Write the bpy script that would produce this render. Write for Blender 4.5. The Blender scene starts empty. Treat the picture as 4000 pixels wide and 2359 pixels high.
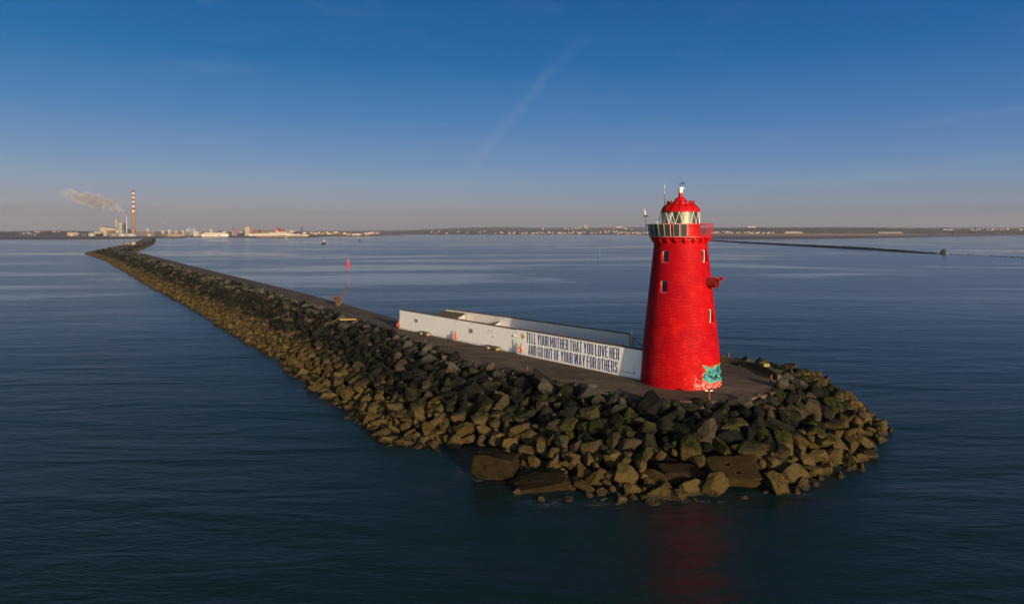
import bpy, bmesh, math, random
import numpy as np
from mathutils import Vector, Matrix
random.seed(7); RNG = np.random.default_rng(11)
C = bpy.context.scene.collection
sc = bpy.context.scene
R = math.radians
F, CX, HZ, H = 2667.0, 2000.0, 907.5, 19.27      # focal length (photo pixels), centre, horizon row, camera height

def on_plane(px, py, z=0.0):
    d = (H - z) * F / (py - HZ)
    return ((px - CX) / F * d, d)
def at_dist(px, py, d):
    return ((px - CX) / F * d, d, H - (py - HZ) / F * d)

# ------------------------------------------------------------------ node helpers
class NT:
    def __init__(s, tree): s.t = tree
    def n(s, kind, **kw):
        nd = s.t.nodes.new(kind)
        for k, v in kw.items():
            if k.startswith('i_'):
                key = k[2:]; key = int(key) if key.isdigit() else key.replace('_', ' ')
                inp = nd.inputs[key]
                if isinstance(v, bpy.types.NodeSocket): s.t.links.new(v, inp)
                else: inp.default_value = v
            else: setattr(nd, k, v)
        return nd
    def l(s, a, b): s.t.links.new(a, b)
    def m(s, op, a, b=0.0, c=0.0, clamp=False):
        nd = s.t.nodes.new('ShaderNodeMath'); nd.operation = op; nd.use_clamp = clamp
        for i, v in enumerate((a, b, c)):
            if isinstance(v, bpy.types.NodeSocket): s.t.links.new(v, nd.inputs[i])
            else: nd.inputs[i].default_value = v
        return nd.outputs[0]
    def v(s, op, a, b=(0, 0, 0), scale=None):
        nd = s.t.nodes.new('ShaderNodeVectorMath'); nd.operation = op
        for i, v in enumerate((a, b)):
            if isinstance(v, bpy.types.NodeSocket): s.t.links.new(v, nd.inputs[i])
            else: nd.inputs[i].default_value = v
        if scale is not None: nd.inputs['Scale'].default_value = scale
        return nd.outputs['Value'] if op in ('DOT_PRODUCT', 'LENGTH') else nd.outputs[0]
    def mix(s, fac, a, b, blend='MIX'):
        nd = s.t.nodes.new('ShaderNodeMix'); nd.data_type = 'RGBA'; nd.blend_type = blend
        for i, v in ((0, fac), (6, a), (7, b)):
            if isinstance(v, bpy.types.NodeSocket): s.t.links.new(v, nd.inputs[i])
            else: nd.inputs[i].default_value = (*v, 1.0) if isinstance(v, tuple) and len(v) == 3 else v
        return nd.outputs[2]
    def ramp(s, fac, stops, interp='LINEAR'):
        nd = s.t.nodes.new('ShaderNodeValToRGB'); cr = nd.color_ramp; cr.interpolation = interp
        while len(cr.elements) < len(stops): cr.elements.new(0.5)
        for e, (p, col) in zip(cr.elements, stops):
            e.position = p; e.color = (*col, 1.0) if len(col) == 3 else col
        s.t.links.new(fac, nd.inputs[0]); return nd.outputs[0]
    def noise(s, vec, scale, detail=3.0, rough=0.55, dist=0.0):
        nd = s.t.nodes.new('ShaderNodeTexNoise')
        if vec is not None: s.t.links.new(vec, nd.inputs['Vector'])
        nd.inputs['Scale'].default_value = scale; nd.inputs['Detail'].default_value = detail
        nd.inputs['Roughness'].default_value = rough; nd.inputs['Distortion'].default_value = dist
        return nd.outputs['Fac']
    def smooth(s, x, lo, hi):
        nd = s.t.nodes.new('ShaderNodeMapRange'); nd.interpolation_type = 'SMOOTHSTEP'
        s.t.links.new(x, nd.inputs[0]); nd.inputs[1].default_value = lo; nd.inputs[2].default_value = hi
        return nd.outputs[0]

def new_mat(name):
    m = bpy.data.materials.new(name); m.use_nodes = True
    b = m.node_tree.nodes['Principled BSDF']
    return m, NT(m.node_tree), b
MATS = {}
def mat(name, col, rough=0.6, vary=0.15, scale=3.0, metal=0.0, bump=0.0, bscale=None, spec=0.15):
    """plain surface with a little procedural unevenness in colour and relief"""
    if name in MATS: return MATS[name]
    m, t, b = new_mat(name)
    pos = t.n('ShaderNodeTexCoord').outputs['Object']
    nz = t.noise(pos, scale, 4)
    k = t.m('MULTIPLY_ADD', nz, 2 * vary, 1 - vary)
    cc = t.v('SCALE', col, scale=1.0); t.l(k, cc.node.inputs['Scale'])
    t.l(cc, b.inputs['Base Color'])
    b.inputs['Roughness'].default_value = rough; b.inputs['Metallic'].default_value = metal
    b.inputs['Specular IOR Level'].default_value = spec
    if bump:
        bn = t.n('ShaderNodeBump', i_Strength=bump, i_Distance=0.02)
        t.l(t.noise(pos, bscale or scale * 6, 4), bn.inputs['Height']); t.l(bn.outputs[0], b.inputs['Normal'])
    MATS[name] = m
    return m

# ------------------------------------------------------------------ mesh helpers
def frame(d):
    d = Vector(d).normalized()
    a = Vector((0, 0, 1)) if abs(d.z) < 0.95 else Vector((1, 0, 0))
    x = d.cross(a).normalized(); y = d.cross(x).normalized()
    return x, y, d
class MB:
    def __init__(s): s.v = []; s.f = []; s.mi = []; s.uv = None
    def add(s, vs, fs, mi=0):
        o = len(s.v); s.v += [tuple(p) for p in vs]
        s.f += [tuple(i + o for i in f) for f in fs]; s.mi += [mi] * len(fs); return s
    def box(s, x0, x1, y0, y1, z0, z1, mi=0):
        vs = [(x, y, z) for z in (z0, z1) for (x, y) in ((x0, y0), (x1, y0), (x1, y1), (x0, y1))]
        return s.add(vs, [(3, 2, 1, 0), (4, 5, 6, 7), (0, 1, 5, 4), (1, 2, 6, 5), (2, 3, 7, 6), (3, 0, 4, 7)], mi)
    def obox(s, o, ax, ay, az, mi=0):
        """box from corner o with edge vectors"""
        o, ax, ay, az = map(Vector, (o, ax, ay, az))
        vs = [o, o + ax, o + ax + ay, o + ay]; vs += [p + az for p in vs]
        fs = [(3, 2, 1, 0), (4, 5, 6, 7), (0, 1, 5, 4), (1, 2, 6, 5), (2, 3, 7, 6), (3, 0, 4, 7)]
        if ax.cross(ay).dot(az) < 0: fs = [f[::-1] for f in fs]
        return s.add(vs, fs, mi)
    def tube(s, p, q, r0, r1=None, n=10, mi=0, caps=True):
        r1 = r0 if r1 is None else r1
        p, q = Vector(p), Vector(q); x, y, d = frame(q - p)
        vs = []
        for c, r in ((p, r0), (q, r1)):
            vs += [c + (x * math.cos(2 * math.pi * i / n) + y * math.sin(2 * math.pi * i / n)) * r for i in range(n)]
        fs = [(i, i + n, (i + 1) % n + n, (i + 1) % n) for i in range(n)]
        if caps: fs += [tuple(range(n)), tuple(range(2 * n - 1, n - 1, -1))]
        return s.add(vs, fs, mi)
    def lathe(s, prof, n=32, mi=0, c=(0, 0, 0), a0=0.0, a1=2 * math.pi, cap=False):
        """prof: (r, z) from bottom to top"""
        full = abs(a1 - a0 - 2 * math.pi) < 1e-6; m = n if full else n + 1
        vs = [(c[0] + r * math.sin(a0 + (a1 - a0) * i / n), c[1] - r * math.cos(a0 + (a1 - a0) * i / n), c[2] + z) for r, z in prof for i in range(m)]
        fs = []
        for k in range(len(prof) - 1):
            for i in range(n):
                j = (i + 1) % m
                fs.append((k * m + i, k * m + j, (k + 1) * m + j, (k + 1) * m + i))
        if cap:
            fs.append(tuple(range(m - 1, -1, -1))); fs.append(tuple(range((len(prof) - 1) * m, len(prof) * m)))
        return s.add(vs, fs, mi)
    def prism(s, pts, z0, z1, mi=0):
        n = len(pts)
        vs = [(x, y, z0) for x, y in pts] + [(x, y, z1) for x, y in pts]
        return s.add(vs, [tuple(range(n - 1, -1, -1)), tuple(range(n, 2 * n))] + [(i, (i + 1) % n, (i + 1) % n + n, i + n) for i in range(n)], mi)
    def torus(s, c, ax, R0, r, n=24, k=10, mi=0):
        x, y, d = frame(ax); c = Vector(c); vs = []
        for i in range(n):
            a = 2 * math.pi * i / n; e = x * math.cos(a) + y * math.sin(a)
            for j in range(k):
                b = 2 * math.pi * j / k; vs.append(c + e * (R0 + r * math.cos(b)) + d * r * math.sin(b))
        return s.add(vs, [(i * k + j, ((i + 1) % n) * k + j, ((i + 1) % n) * k + (j + 1) % k, i * k + (j + 1) % k) for i in range(n) for j in range(k)], mi)
    def build(s, name, mats, parent=None, smooth=None, bevel=0.0, world=False, label=None):
        vs = s.v
        if world and parent is not None:
            o = parent.location; vs = [(p[0] - o[0], p[1] - o[1], p[2] - o[2]) for p in vs]
        me = bpy.data.meshes.new(name); me.from_pydata(vs, [], s.f); me.update()
        for m in (mats if isinstance(mats, (list, tuple)) else [mats]): me.materials.append(m)
        me.polygons.foreach_set('material_index', s.mi)
        bm = bmesh.new(); bm.from_mesh(me)
        bmesh.ops.recalc_face_normals(bm, faces=bm.faces)
        if bevel:
            bmesh.ops.bevel(bm, geom=[e for e in bm.edges], offset=bevel, segments=2, affect='EDGES', clamp_overlap=True)
        bm.to_mesh(me); bm.free()
        if smooth is not None:
            me.polygons.foreach_set('use_smooth', [True] * len(me.polygons))
            me.set_sharp_from_angle(angle=R(smooth))
        ob = bpy.data.objects.new(name, me); C.objects.link(ob)
        if parent is not None: ob.parent = parent
        if label: ob['label'] = label
        return ob
def tag(o, label=None, cat=None, group=None, kind=None):
    if label: o['label'] = label
    if cat: o['category'] = cat
    if group: o['group'] = group
    if kind: o['kind'] = kind
    return o
def thing(name, loc, label, cat, group=None, rz=0.0):
    o = bpy.data.objects.new(name, None); C.objects.link(o)
    o.location = loc; o.rotation_euler = (0, 0, rz); o.empty_display_size = 0.3
    return tag(o, label, cat, group)
def copy_tree(o, parent=None):
    kids = list(o.children)
    c = o.copy(); C.objects.link(c); c.parent = parent
    for k in kids: copy_tree(k, c)
    return c

# ------------------------------------------------------------------ camera, world, sun
cam = bpy.data.cameras.new('camera'); cam_ob = bpy.data.objects.new('camera', cam); C.objects.link(cam_ob)
cam_ob.location = (0, 0, H); cam_ob.rotation_euler = (R(90), 0, 0)
cam.lens = F / 4000 * 36; cam.sensor_width = 36; cam.shift_y = -(1179.5 - HZ) / 4000
cam.clip_start = 0.5; cam.clip_end = 40000
sc.camera = cam_ob
sc.view_settings.view_transform = 'Standard'; sc.view_settings.look = 'None'
sc.view_settings.exposure = 0.45; sc.view_settings.gamma = 1.0
SUN_AZ, SUN_EL = R(153.5), R(10.5)               # clockwise from +Y
SUN = Vector((math.sin(SUN_AZ) * math.cos(SUN_EL), math.cos(SUN_AZ) * math.cos(SUN_EL), math.sin(SUN_EL)))
sl = bpy.data.lights.new('sun', 'SUN'); sl.energy = 4.6; sl.angle = R(0.5); sl.color = (1.0, 0.77, 0.52)
so = bpy.data.objects.new('sun', sl); C.objects.link(so); so.location = (0, -50, 120)
so.rotation_euler = SUN.to_track_quat('Z', 'Y').to_euler()

w = bpy.data.worlds.new('World'); sc.world = w; w.use_nodes = True
t = NT(w.node_tree); bg = w.node_tree.nodes['Background']; bg.inputs['Strength'].default_value = 0.15
sky = t.n('ShaderNodeTexSky', sky_type='NISHITA', sun_disc=False, sun_elevation=SUN_EL, sun_rotation=SUN_AZ,
          altitude=20, air_density=1.0, dust_density=1.6, ozone_density=3.0)
dirv = t.v('NORMALIZE', t.n('ShaderNodeTexCoord').outputs['Generated'])
sep = t.n('ShaderNodeSeparateXYZ', i_0=dirv)
# the clear winter-evening opposite sky: blue above, a pale belt, a mauve band of dusk haze on the horizon
el = t.m('MULTIPLY', sep.outputs['Z'], 2.0, clamp=True)
opp = t.ramp(el, [(0.0, (.112, .114, .148)), (.035, (.146, .148, .180)), (.075, (.255, .275, .322)), (.14, (.205, .312, .450)), (.20, (.138, .275, .480)),
                  (.32, (.058, .208, .460)), (.48, (.004, .140, .395)), (.66, (.0, .100, .325)), (.80, (.003, .052, .095)), (1.0, (.003, .028, .038))])
# brighter and warmer on the sunny side of the view, deeper towards its shaded side
side = t.smooth(sep.outputs['X'], 0.75, -0.75)
opp = t.mix(1.0, opp, t.mix(side, (0.68, 0.82, 0.92), (1.06, 1.02, 0.98)), 'MULTIPLY')
# thin high cirrus: one slanting trail, a few faint streaks
def trail(A, B, width, lo, hi, gain):
    a, b = (Vector((p[0] - CX, F, HZ - p[1])).normalized() for p in (A, B))
    nrm = a.cross(b).normalized(); ax = (b - a).normalized()
    wob = t.m('MULTIPLY_ADD', t.noise(dirv, 9.0, 4), 0.05, -0.025)
    dist = t.m('ABSOLUTE', t.m('ADD', t.v('DOT_PRODUCT', dirv, tuple(nrm)), wob))
    along = t.v('DOT_PRODUCT', t.v('SUBTRACT', dirv, tuple(a)), tuple(ax)); L = (b - a).length
    body = t.smooth(dist, width, 0.0)
    ends = t.m('MULTIPLY', t.smooth(along, lo * L, 0.25 * L), t.smooth(along, hi * L, 0.7 * L))
    fib = t.m('MULTIPLY_ADD', t.noise(dirv, 60.0, 4), 1.2, -0.1, clamp=True)
    return t.m('MULTIPLY', t.m('MULTIPLY', body, ends), t.m('MULTIPLY', fib, gain))
tr = t.m('ADD', trail((1880, 600), (2130, 320), 0.014, -0.9, 1.9, 0.13), trail((2900, 730), (4000, 640), 0.012, -0.6, 1.6, 0.09))
tr = t.m('ADD', tr, trail((3650, 480), (3980, 445), 0.008, -0.8, 1.5, 0.12))
stv = t.v('MULTIPLY', dirv, (3.0, 3.0, 16.0))
veil = t.m('MULTIPLY', t.smooth(t.noise(stv, 2.2, 5, 0.6, 0.4), 0.5, 0.8), 0.05)
veil = t.m('MULTIPLY', veil, t.smooth(sep.outputs['Z'], 0.02, 0.09))
opp = t.mix(t.m('ADD', tr, veil, clamp=True), opp, (.42, .44, .50))
opp10 = t.v('SCALE', opp, scale=1 / (0.15 * 1.366))
# the sunny half of the dome is the Nishita sky itself
hs = t.v('DOT_PRODUCT', dirv, (math.sin(SUN_AZ), math.cos(SUN_AZ), 0.0))
fac = t.smooth(hs, 0.25, -0.35)
final = t.mix(fac, sky.outputs[0], opp10)
t.l(final, bg.inputs['Color'])

sc.cycles.use_denoising = True
sc.cycles.max_bounces = 6; sc.cycles.volume_bounces = 0; sc.cycles.transparent_max_bounces = 12
sc.cycles.caustics_reflective = False; sc.cycles.caustics_refractive = False
from mathutils import noise
# ------------------------------------------------------------------ sea
m, t, b = new_mat('sea_water')
P = t.n('ShaderNodeNewGeometry').outputs['Position']
def stretch(rot, sx, sy):
    mp = t.n('ShaderNodeMapping'); t.l(P, mp.inputs['Vector'])
    mp.inputs['Rotation'].default_value = (0, 0, R(rot)); mp.inputs['Scale'].default_value = (sx, sy, 1.0); return mp.outputs[0]
dist = t.v('LENGTH', t.v('SUBTRACT', P, (0, 0, H)))
slick = t.smooth(t.noise(stretch(10, 0.0030, 0.0110), 1.0, 6, 0.62, 1.3), 0.47, 0.64)      # calmer, glassier tongues of water far out
slick = t.m('MULTIPLY', slick, t.smooth(dist, 90.0, 330.0))
calm = t.m('SUBTRACT', 1.0, t.m('MULTIPLY', slick, 0.80))
calm = t.m('MULTIPLY', calm, t.m('MULTIPLY_ADD', t.smooth(dist, 150.0, 1800.0), -0.15, 1.0))
rip = t.noise(stretch(-12, 0.8, 2.6), 1.0, 5, 0.62, 0.4)
chop = t.noise(stretch(-24, 0.16, 0.55), 1.0, 4, 0.6, 0.6)
swell = t.noise(stretch(-30, 0.012, 0.075), 1.0, 3, 0.5, 0.3)
mid = t.noise(stretch(-18, 0.030, 0.115), 1.0, 3, 0.55, 0.7)
hgt = t.m('ADD', t.m('MULTIPLY', mid, 1.15), t.m('ADD', t.m('MULTIPLY', rip, 0.10), t.m('ADD', t.m('MULTIPLY', chop, 0.30), t.m('MULTIPLY', swell, 0.80))))
bn = t.n('ShaderNodeBump', i_Distance=1.0); t.l(hgt, bn.inputs['Height']); t.l(t.m('MULTIPLY', calm, t.m('MULTIPLY_ADD', t.smooth(dist, 170.0, 50.0), 0.16, 0.46)), bn.inputs['Strength'])
t.l(bn.outputs[0], b.inputs['Normal'])
b.inputs['Base Color'].default_value = (.0036, .0155, .0150, 1)
rg = t.m('MULTIPLY_ADD', t.smooth(dist, 260.0, 60.0), 0.11, 0.17); t.l(t.m('MULTIPLY', rg, calm), b.inputs['Roughness'])
b.inputs['IOR'].default_value = 1.333; b.inputs['Specular IOR Level'].default_value = 0.30
SEA = m
s = MB(); s.add([(-9000, -390, 0), (9000, -390, 0), (9000, 11500, 0), (-9000, 11500, 0)], [(0, 1, 2, 3)])
tag(s.build('water', SEA), kind='structure')

# ------------------------------------------------------------------ pier: plan lines (metres)
PC, PR, ZP = Vector((16.8, 73.0)), 11.3, 4.0       # round head, deck level
def head(a): return (PC.x + PR * math.cos(R(a)), PC.y + PR * math.sin(R(a)))
Lt = [(8.74, 66.2), (1.65, 73.2), (-5.3, 81.9), (-11.7, 91.8), (-18.7, 105), (-28, 121), (-43, 144.7), (-67, 181.7), (-103, 235), (-160, 320), (-263, 476), (-363, 612)]
Lb = [(2.0, 50.5), (-2.0, 60.6), (-11.1, 62.6), (-18, 74.5), (-27, 89.5), (-37, 106), (-54, 132.5), (-79, 171), (-116, 225), (-172, 309), (-275, 464), (-386, 618)]
leg = [(-366, 628), (-420, 745), (-490, 890), (-535, 985), (-700, 1310), (-1065, 2010)]
def normal_left(pts, i):
    a, b_ = Vector(pts[max(i - 1, 0)]), Vector(pts[min(i + 1, len(pts) - 1)]); d = (b_ - a).normalized(); return Vector((-d.y, d.x))
legL = [tuple(Vector(p) + normal_left(leg, i) * 4.5) for i, p in enumerate(leg)]
legLb = [tuple(Vector(p) + normal_left(leg, i) * 15) for i, p in enumerate(leg)]
legR = [tuple(Vector(p) - normal_left(leg, i) * 4.5) for i, p in enumerate(leg)]
legRb = [tuple(Vector(p) - normal_left(leg, i) * 13) for i, p in enumerate(leg)]
Rt = [tuple(Vector(p) - normal_left(Lt, i) * 6.6) for i, p in enumerate(Lt)]
arc = [head(a) for a in range(-143, 116, 6)]
outline = legL[::-1] + Lt[::-1] + arc + [(-9.6, 110.6), (-19.5, 119.0)] + Rt[6:] + legR
mc, t, b = new_mat('pier_concrete')
P = t.n('ShaderNodeNewGeometry').outputs['Position']
mp = t.n('ShaderNodeMapping'); t.l(P, mp.inputs[0]); mp.inputs['Rotation'].default_value = (0, 0, R(-52)); mp.inputs['Scale'].default_value = (0.10, 0.5, 1)
n1 = t.noise(mp.outputs[0], 1.0, 6, 0.65, 0.6); n2 = t.noise(P, 2.2, 5, 0.6); n3 = t.noise(P, 0.35, 3)
base = t.ramp(n1, [(0.30, (.052, .036, .025)), (0.5, (.100, .071, .048)), (0.72, (.155, .113, .077))])
base = t.mix(t.m('MULTIPLY', t.smooth(n2, .52, .75), 0.5), base, (.038, .029, .023))
base = t.mix(t.m('MULTIPLY', t.smooth(n3, .55, .7), 0.45), base, (.150, .105, .066))
mp2 = t.n('ShaderNodeMapping'); t.l(P, mp2.inputs[0]); mp2.inputs['Rotation'].default_value = (0, 0, R(39.5))
jt = t.n('ShaderNodeTexBrick', i_Scale=1.0, i_Mortar_Size=0.045, i_Brick_Width=3.6, i_Row_Height=1.9, i_Color1=(1.1, 1.1, 1.1, 1), i_Color2=(.72, .72, .72, 1), i_Mortar=(.30, .28, .26, 1)); t.l(mp2.outputs[0], jt.inputs[0])
base = t.mix(0.8, base, jt.outputs[0], 'MULTIPLY')
t.l(base, b.inputs['Base Color']); b.inputs['Roughness'].default_value = 0.85; b.inputs['Specular IOR Level'].default_value = .12
bn = t.n('ShaderNodeBump', i_Strength=0.5, i_Distance=0.05); t.l(t.m('ADD', t.m('MULTIPLY', n2, .6), n1), bn.inputs['Height']); t.l(bn.outputs[0], b.inputs['Normal'])
s = MB(); n = len(outline); s.v = [(x, y, ZP) for x, y in outline] + [(x, y, -2.0) for x, y in outline]
s.f = [tuple(range(n))] + [(i, i + n, (i + 1) % n + n, (i + 1) % n) for i in range(n)]; s.mi = [0] * len(s.f)
pier = s.build('pier', mc); tag(pier, kind='structure')
bm = bmesh.new(); bm.from_mesh(pier.data); bmesh.ops.triangulate(bm, faces=[f for f in bm.faces if len(f.verts) > 4]); bm.to_mesh(pier.data); bm.free()

# ------------------------------------------------------------------ rock material: tide zones are the rock's own growth
mr, t, b = new_mat('riprap_rock')
g = t.n('ShaderNodeNewGeometry'); P = g.outputs['Position']; zz = t.n('ShaderNodeSeparateXYZ', i_0=P).outputs['Z']
rnd = t.m('FRACT', t.m('ADD', t.n('ShaderNodeObjectInfo').outputs['Random'], t.n('ShaderNodeAttribute', attribute_name='tint').outputs['Fac']))
rnd2 = t.m('FRACT', t.m('MULTIPLY', rnd, 17.31)); rnd3 = t.m('FRACT', t.m('MULTIPLY', rnd, 53.7))
nb = t.noise(P, 0.9, 4); nf = t.noise(P, 5.0, 6, 0.65); ng = t.noise(P, 0.25, 3)
tan = t.mix(rnd2, (.045, .0305, .0088), (.080, .056, .021)); tan = t.mix(t.m('MULTIPLY', t.smooth(nf, .45, .75), .6), tan, (.032, .021, .008))
dark = t.mix(rnd2, (.0030, .0035, .0034), (.0125, .0120, .0092)); dark = t.mix(t.m('MULTIPLY', t.smooth(nf, .52, .72), .6), dark, (.040, .037, .027))
dark = t.mix(t.m('MULTIPLY', t.smooth(rnd3, .80, .86), .75), dark, (.055, .040, .022))           # a few warm brown stones
moss = t.mix(nf, (.014, .018, .002), (.042, .046, .004))
up = t.n('ShaderNodeSeparateXYZ', i_0=g.outputs['Normal']).outputs['Z']
mk = t.m('MULTIPLY', t.smooth(t.m('ADD', nb, t.m('MULTIPLY', up, .12)), .50, .64), t.smooth(t.m('ADD', rnd, t.m('MULTIPLY', ng, .5)), .62, .95))
mk = t.m('MULTIPLY', mk, t.smooth(zz, 1.0, 1.9)); mk = t.m('MULTIPLY', mk, t.m('MULTIPLY', t.smooth(zz, 4.6, 3.4), t.m('MULTIPLY_ADD', t.smooth(t.n('ShaderNodeSeparateXYZ', i_0=P).outputs['X'], -14.0, 4.0), .75, .25)))
up_zone = t.m('ADD', zz, t.m('MULTIPLY_ADD', nb, .9, t.m('MULTIPLY_ADD', rnd3, .7, -.8)))
z1 = t.smooth(up_zone, 1.48, 2.02)
col = t.mix(z1, tan, dark); col = t.mix(t.m('MULTIPLY', mk, .85), col, moss)
pale = t.m('MULTIPLY', t.smooth(zz, 3.3, 4.2), t.m('MULTIPLY', t.smooth(rnd3, .3, .6), .75)); col = t.mix(pale, col, t.mix(nf, (.034, .034, .027), (.105, .095, .072)))
wet = t.smooth(zz, .38, .08); col = t.mix(t.m('MULTIPLY', wet, .8), col, (.022, .016, .010))
crev = t.m('MULTIPLY', t.smooth(t.noise(P, 3.4, 4, .7, .8), .56, .66), .55); col = t.mix(crev, col, (.004, .0038, .003))     # weed and black lichen in the pits
t.l(col, b.inputs['Base Color']); t.l(t.m('MULTIPLY_ADD', wet, -.5, .88), b.inputs['Roughness'])
b.inputs['Specular IOR Level'].default_value = .07
bn = t.n('ShaderNodeBump', i_Strength=1.0, i_Distance=.14); t.l(t.m('ADD', nf, t.m('MULTIPLY', t.noise(P, 16.0, 4), .35)), bn.inputs['Height']); t.l(bn.outputs[0], b.inputs['Normal'])
ROCK = mr

def cut(o, cutter):
    """subtract one mesh from another (both with identity or shared transforms) and remove the cutter"""
    bpy.context.view_layer.update(); cutter.matrix_world = o.matrix_world.copy(); bpy.context.view_layer.update()
    md = o.modifiers.new('cut', 'BOOLEAN'); md.operation = 'DIFFERENCE'; md.object = cutter; md.solver = 'EXACT'
    bpy.context.view_layer.update(); dg = bpy.context.evaluated_depsgraph_get()
    me = bpy.data.meshes.new_from_object(o.evaluated_get(dg)); o.modifiers.clear(); o.data = me
    bpy.data.objects.remove(cutter)

# ------------------------------------------------------------------ embankment under the rocks
st_T = [head(a) for a in (58, 40, 10, -20, -50, -75, -100, -125)] + Lt
st_B = [(30.5, 98), (40.5, 92), (38.9, 77.5), (36.0, 66), (29.0, 57.2), (21.3, 51.0), (13.3, 49.8), (6.8, 49.4)] + Lb
st_B[8] = (2.9, 53.0)
def ruled(T, B, step):
    """points along both lines, close enough together to follow the bends"""
    out = []
    for i in range(len(T) - 1):
        a0, a1, b0, b1 = map(Vector, (T[i], T[i + 1], B[i], B[i + 1]))
        k = max(2, int(max((a1 - a0).length, (b1 - b0).length) / step))
        out += [(a0.lerp(a1, j / k), b0.lerp(b1, j / k)) for j in range(k)]
    return out + [(Vector(T[-1]), Vector(B[-1]))]
def slope_z(u): return 3.70 - 3.82 * u + 0.30 * math.sin(min(max(u, 0), 1) * math.pi)
def bank(name, T, B, step, m):
    rows = ruled(T, B, step); s = MB(); nu = 9
    for a, b_ in rows:
        for k in range(nu):
            u = k / (nu - 1) * 1.35; p = a.lerp(b_, u)
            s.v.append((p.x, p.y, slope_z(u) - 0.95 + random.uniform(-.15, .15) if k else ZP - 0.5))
    s.f = [(i * nu + k, i * nu + k + 1, (i + 1) * nu + k + 1, (i + 1) * nu + k) for i in range(len(rows) - 1) for k in range(nu - 1)]
    s.mi = [0] * len(s.f); o = s.build(name, m, smooth=60); return tag(o, kind='structure')
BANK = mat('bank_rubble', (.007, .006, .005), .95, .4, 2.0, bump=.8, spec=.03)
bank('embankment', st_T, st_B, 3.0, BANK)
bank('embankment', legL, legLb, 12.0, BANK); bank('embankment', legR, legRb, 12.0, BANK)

# ------------------------------------------------------------------ boulders
def ico(sub):
    bm = bmesh.new(); bmesh.ops.create_icosphere(bm, subdivisions=sub, radius=1.0)
    v = np.array([p.co[:] for p in bm.verts]); f = np.array([[q.index for q in p.verts] for p in bm.faces]); bm.free()
    return v / np.linalg.norm(v, axis=1)[:, None], f
ICO = {k: ico(k) for k in (1, 2, 3, 4, 5)}
def rock_shape(U, rng, aniso, p=16):
    """rounded convex block: soft minimum over a set of cutting planes, then a little relief"""
    k = 12; nrm = rng.normal(size=(k, 3)); nrm /= np.linalg.norm(nrm, axis=1)[:, None]
    nrm = np.vstack([nrm, np.eye(3), -np.eye(3)]); c = rng.uniform(.56, .95, len(nrm)); c[k:] = rng.uniform(.82, 1.1, 6)
    d = np.clip(U @ nrm.T, 0, None) / c; top = d.max(1)
    rho = ((d / top[:, None]) ** p).sum(1) ** (-1.0 / p) / top
    wob = np.zeros(len(U))
    for a in (2.3, 4.7, 9.1):
        q = rng.normal(size=3); q *= a / np.linalg.norm(q); wob += np.sin(U @ q + rng.uniform(0, 6.28)) * .030 / a * 2.3
    ph = rng.uniform(0, 50, 3); wob += np.array([noise.fractal(Vector(u_) * 2.6 + Vector(ph), .9, 2.1, 6) for u_ in U]) * .085
    return U * (rho * (1 + wob))[:, None] * np.array(aniso)
def rand_aniso(rng):
    a = np.array([rng.uniform(.95, 1.3), rng.uniform(.75, 1.0), rng.uniform(.55, .8)]); return a
PROTO = {5: [], 3: [], 2: [], 1: []}
for i in range(26):
    seed = 100 + i; an = rand_aniso(np.random.default_rng(900 + i))
    for k in PROTO: PROTO[k].append(rock_shape(ICO[k][0], np.random.default_rng(seed), an, 170 if i % 4 else 60))
def rot_mat(rng, tilt=1.1):
    return np.array((Matrix.Rotation(rng.uniform(0, 6.28), 3, 'Z') @ Matrix.Rotation(rng.normal() * tilt * .5, 3, 'X') @ Matrix.Rotation(rng.normal() * tilt * .5, 3, 'Y')))

KEEP_OUT = [(-1.5, 54.6, 2.4), (2.2, 51.6, 2.2), (16.9, 52.4, 2.6), (12.9, 52.6, 2.0)]
def throw(rows, radii, umin, umax, fac, seed):
    rng = np.random.default_rng(seed); A = np.array([[*a] for a, _ in rows]); B = np.array([[*b_] for _, b_ in rows])
    seglen = np.linalg.norm(np.diff((A + B) / 2, axis=0), axis=1); cum = np.concatenate([[0], np.cumsum(seglen)])
    cell = 2.6; grid = {}; out = []
    for r_lo, r_hi, tries in radii:
        for _ in range(tries):
            sx = rng.uniform(0, cum[-1]); i = min(np.searchsorted(cum, sx) - 1, len(seglen) - 1); i = max(i, 0); f = (sx - cum[i]) / seglen[i]
            u = rng.uniform(umin, umax); a = A[i] + (A[i + 1] - A[i]) * f; bb = B[i] + (B[i + 1] - B[i]) * f; p = a + (bb - a) * u
            r = rng.uniform(r_lo, r_hi)
            if u < -.045 + r * .06: continue
            if u > 1.03 and r > .62: continue
            if any((p[0] - x) ** 2 + (p[1] - y) ** 2 < (q * .82 + r * .45) ** 2 for x, y, q in KEEP_OUT): continue
            cx, cy = int(p[0] // cell), int(p[1] // cell); ok = True
            for gx in (cx - 1, cx, cx + 1):
                for gy in (cy - 1, cy, cy + 1):
                    for (qx, qy, qr) in grid.get((gx, gy), ()):
                        if (p[0] - qx) ** 2 + (p[1] - qy) ** 2 < (fac * (r + qr)) ** 2: ok = False; break
                    if not ok: break
                if not ok: break
            if not ok: continue
            grid.setdefault((cx, cy), []).append((p[0], p[1], r))
            out.append((p[0], p[1], slope_z(u) + rng.uniform(-.30, .42) * r, r, u, sx))
    return out
near_rows = ruled(st_T[:16], st_B[:16], 2.0)                   # head and slope as far as the stretch beyond the hand crane
near = throw(near_rows, [(.95, 1.25, 420), (.72, .95, 3600), (.50, .70, 14000), (.30, .45, 9000)], -.03, 1.07, .695, 5)
far_rows = ruled(st_T[15:], st_B[15:], 6.0)
far = throw(far_rows, [(1.1, 1.5, 3000), (.8, 1.1, 16000)], 0.0, 1.06, .62, 6)
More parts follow.
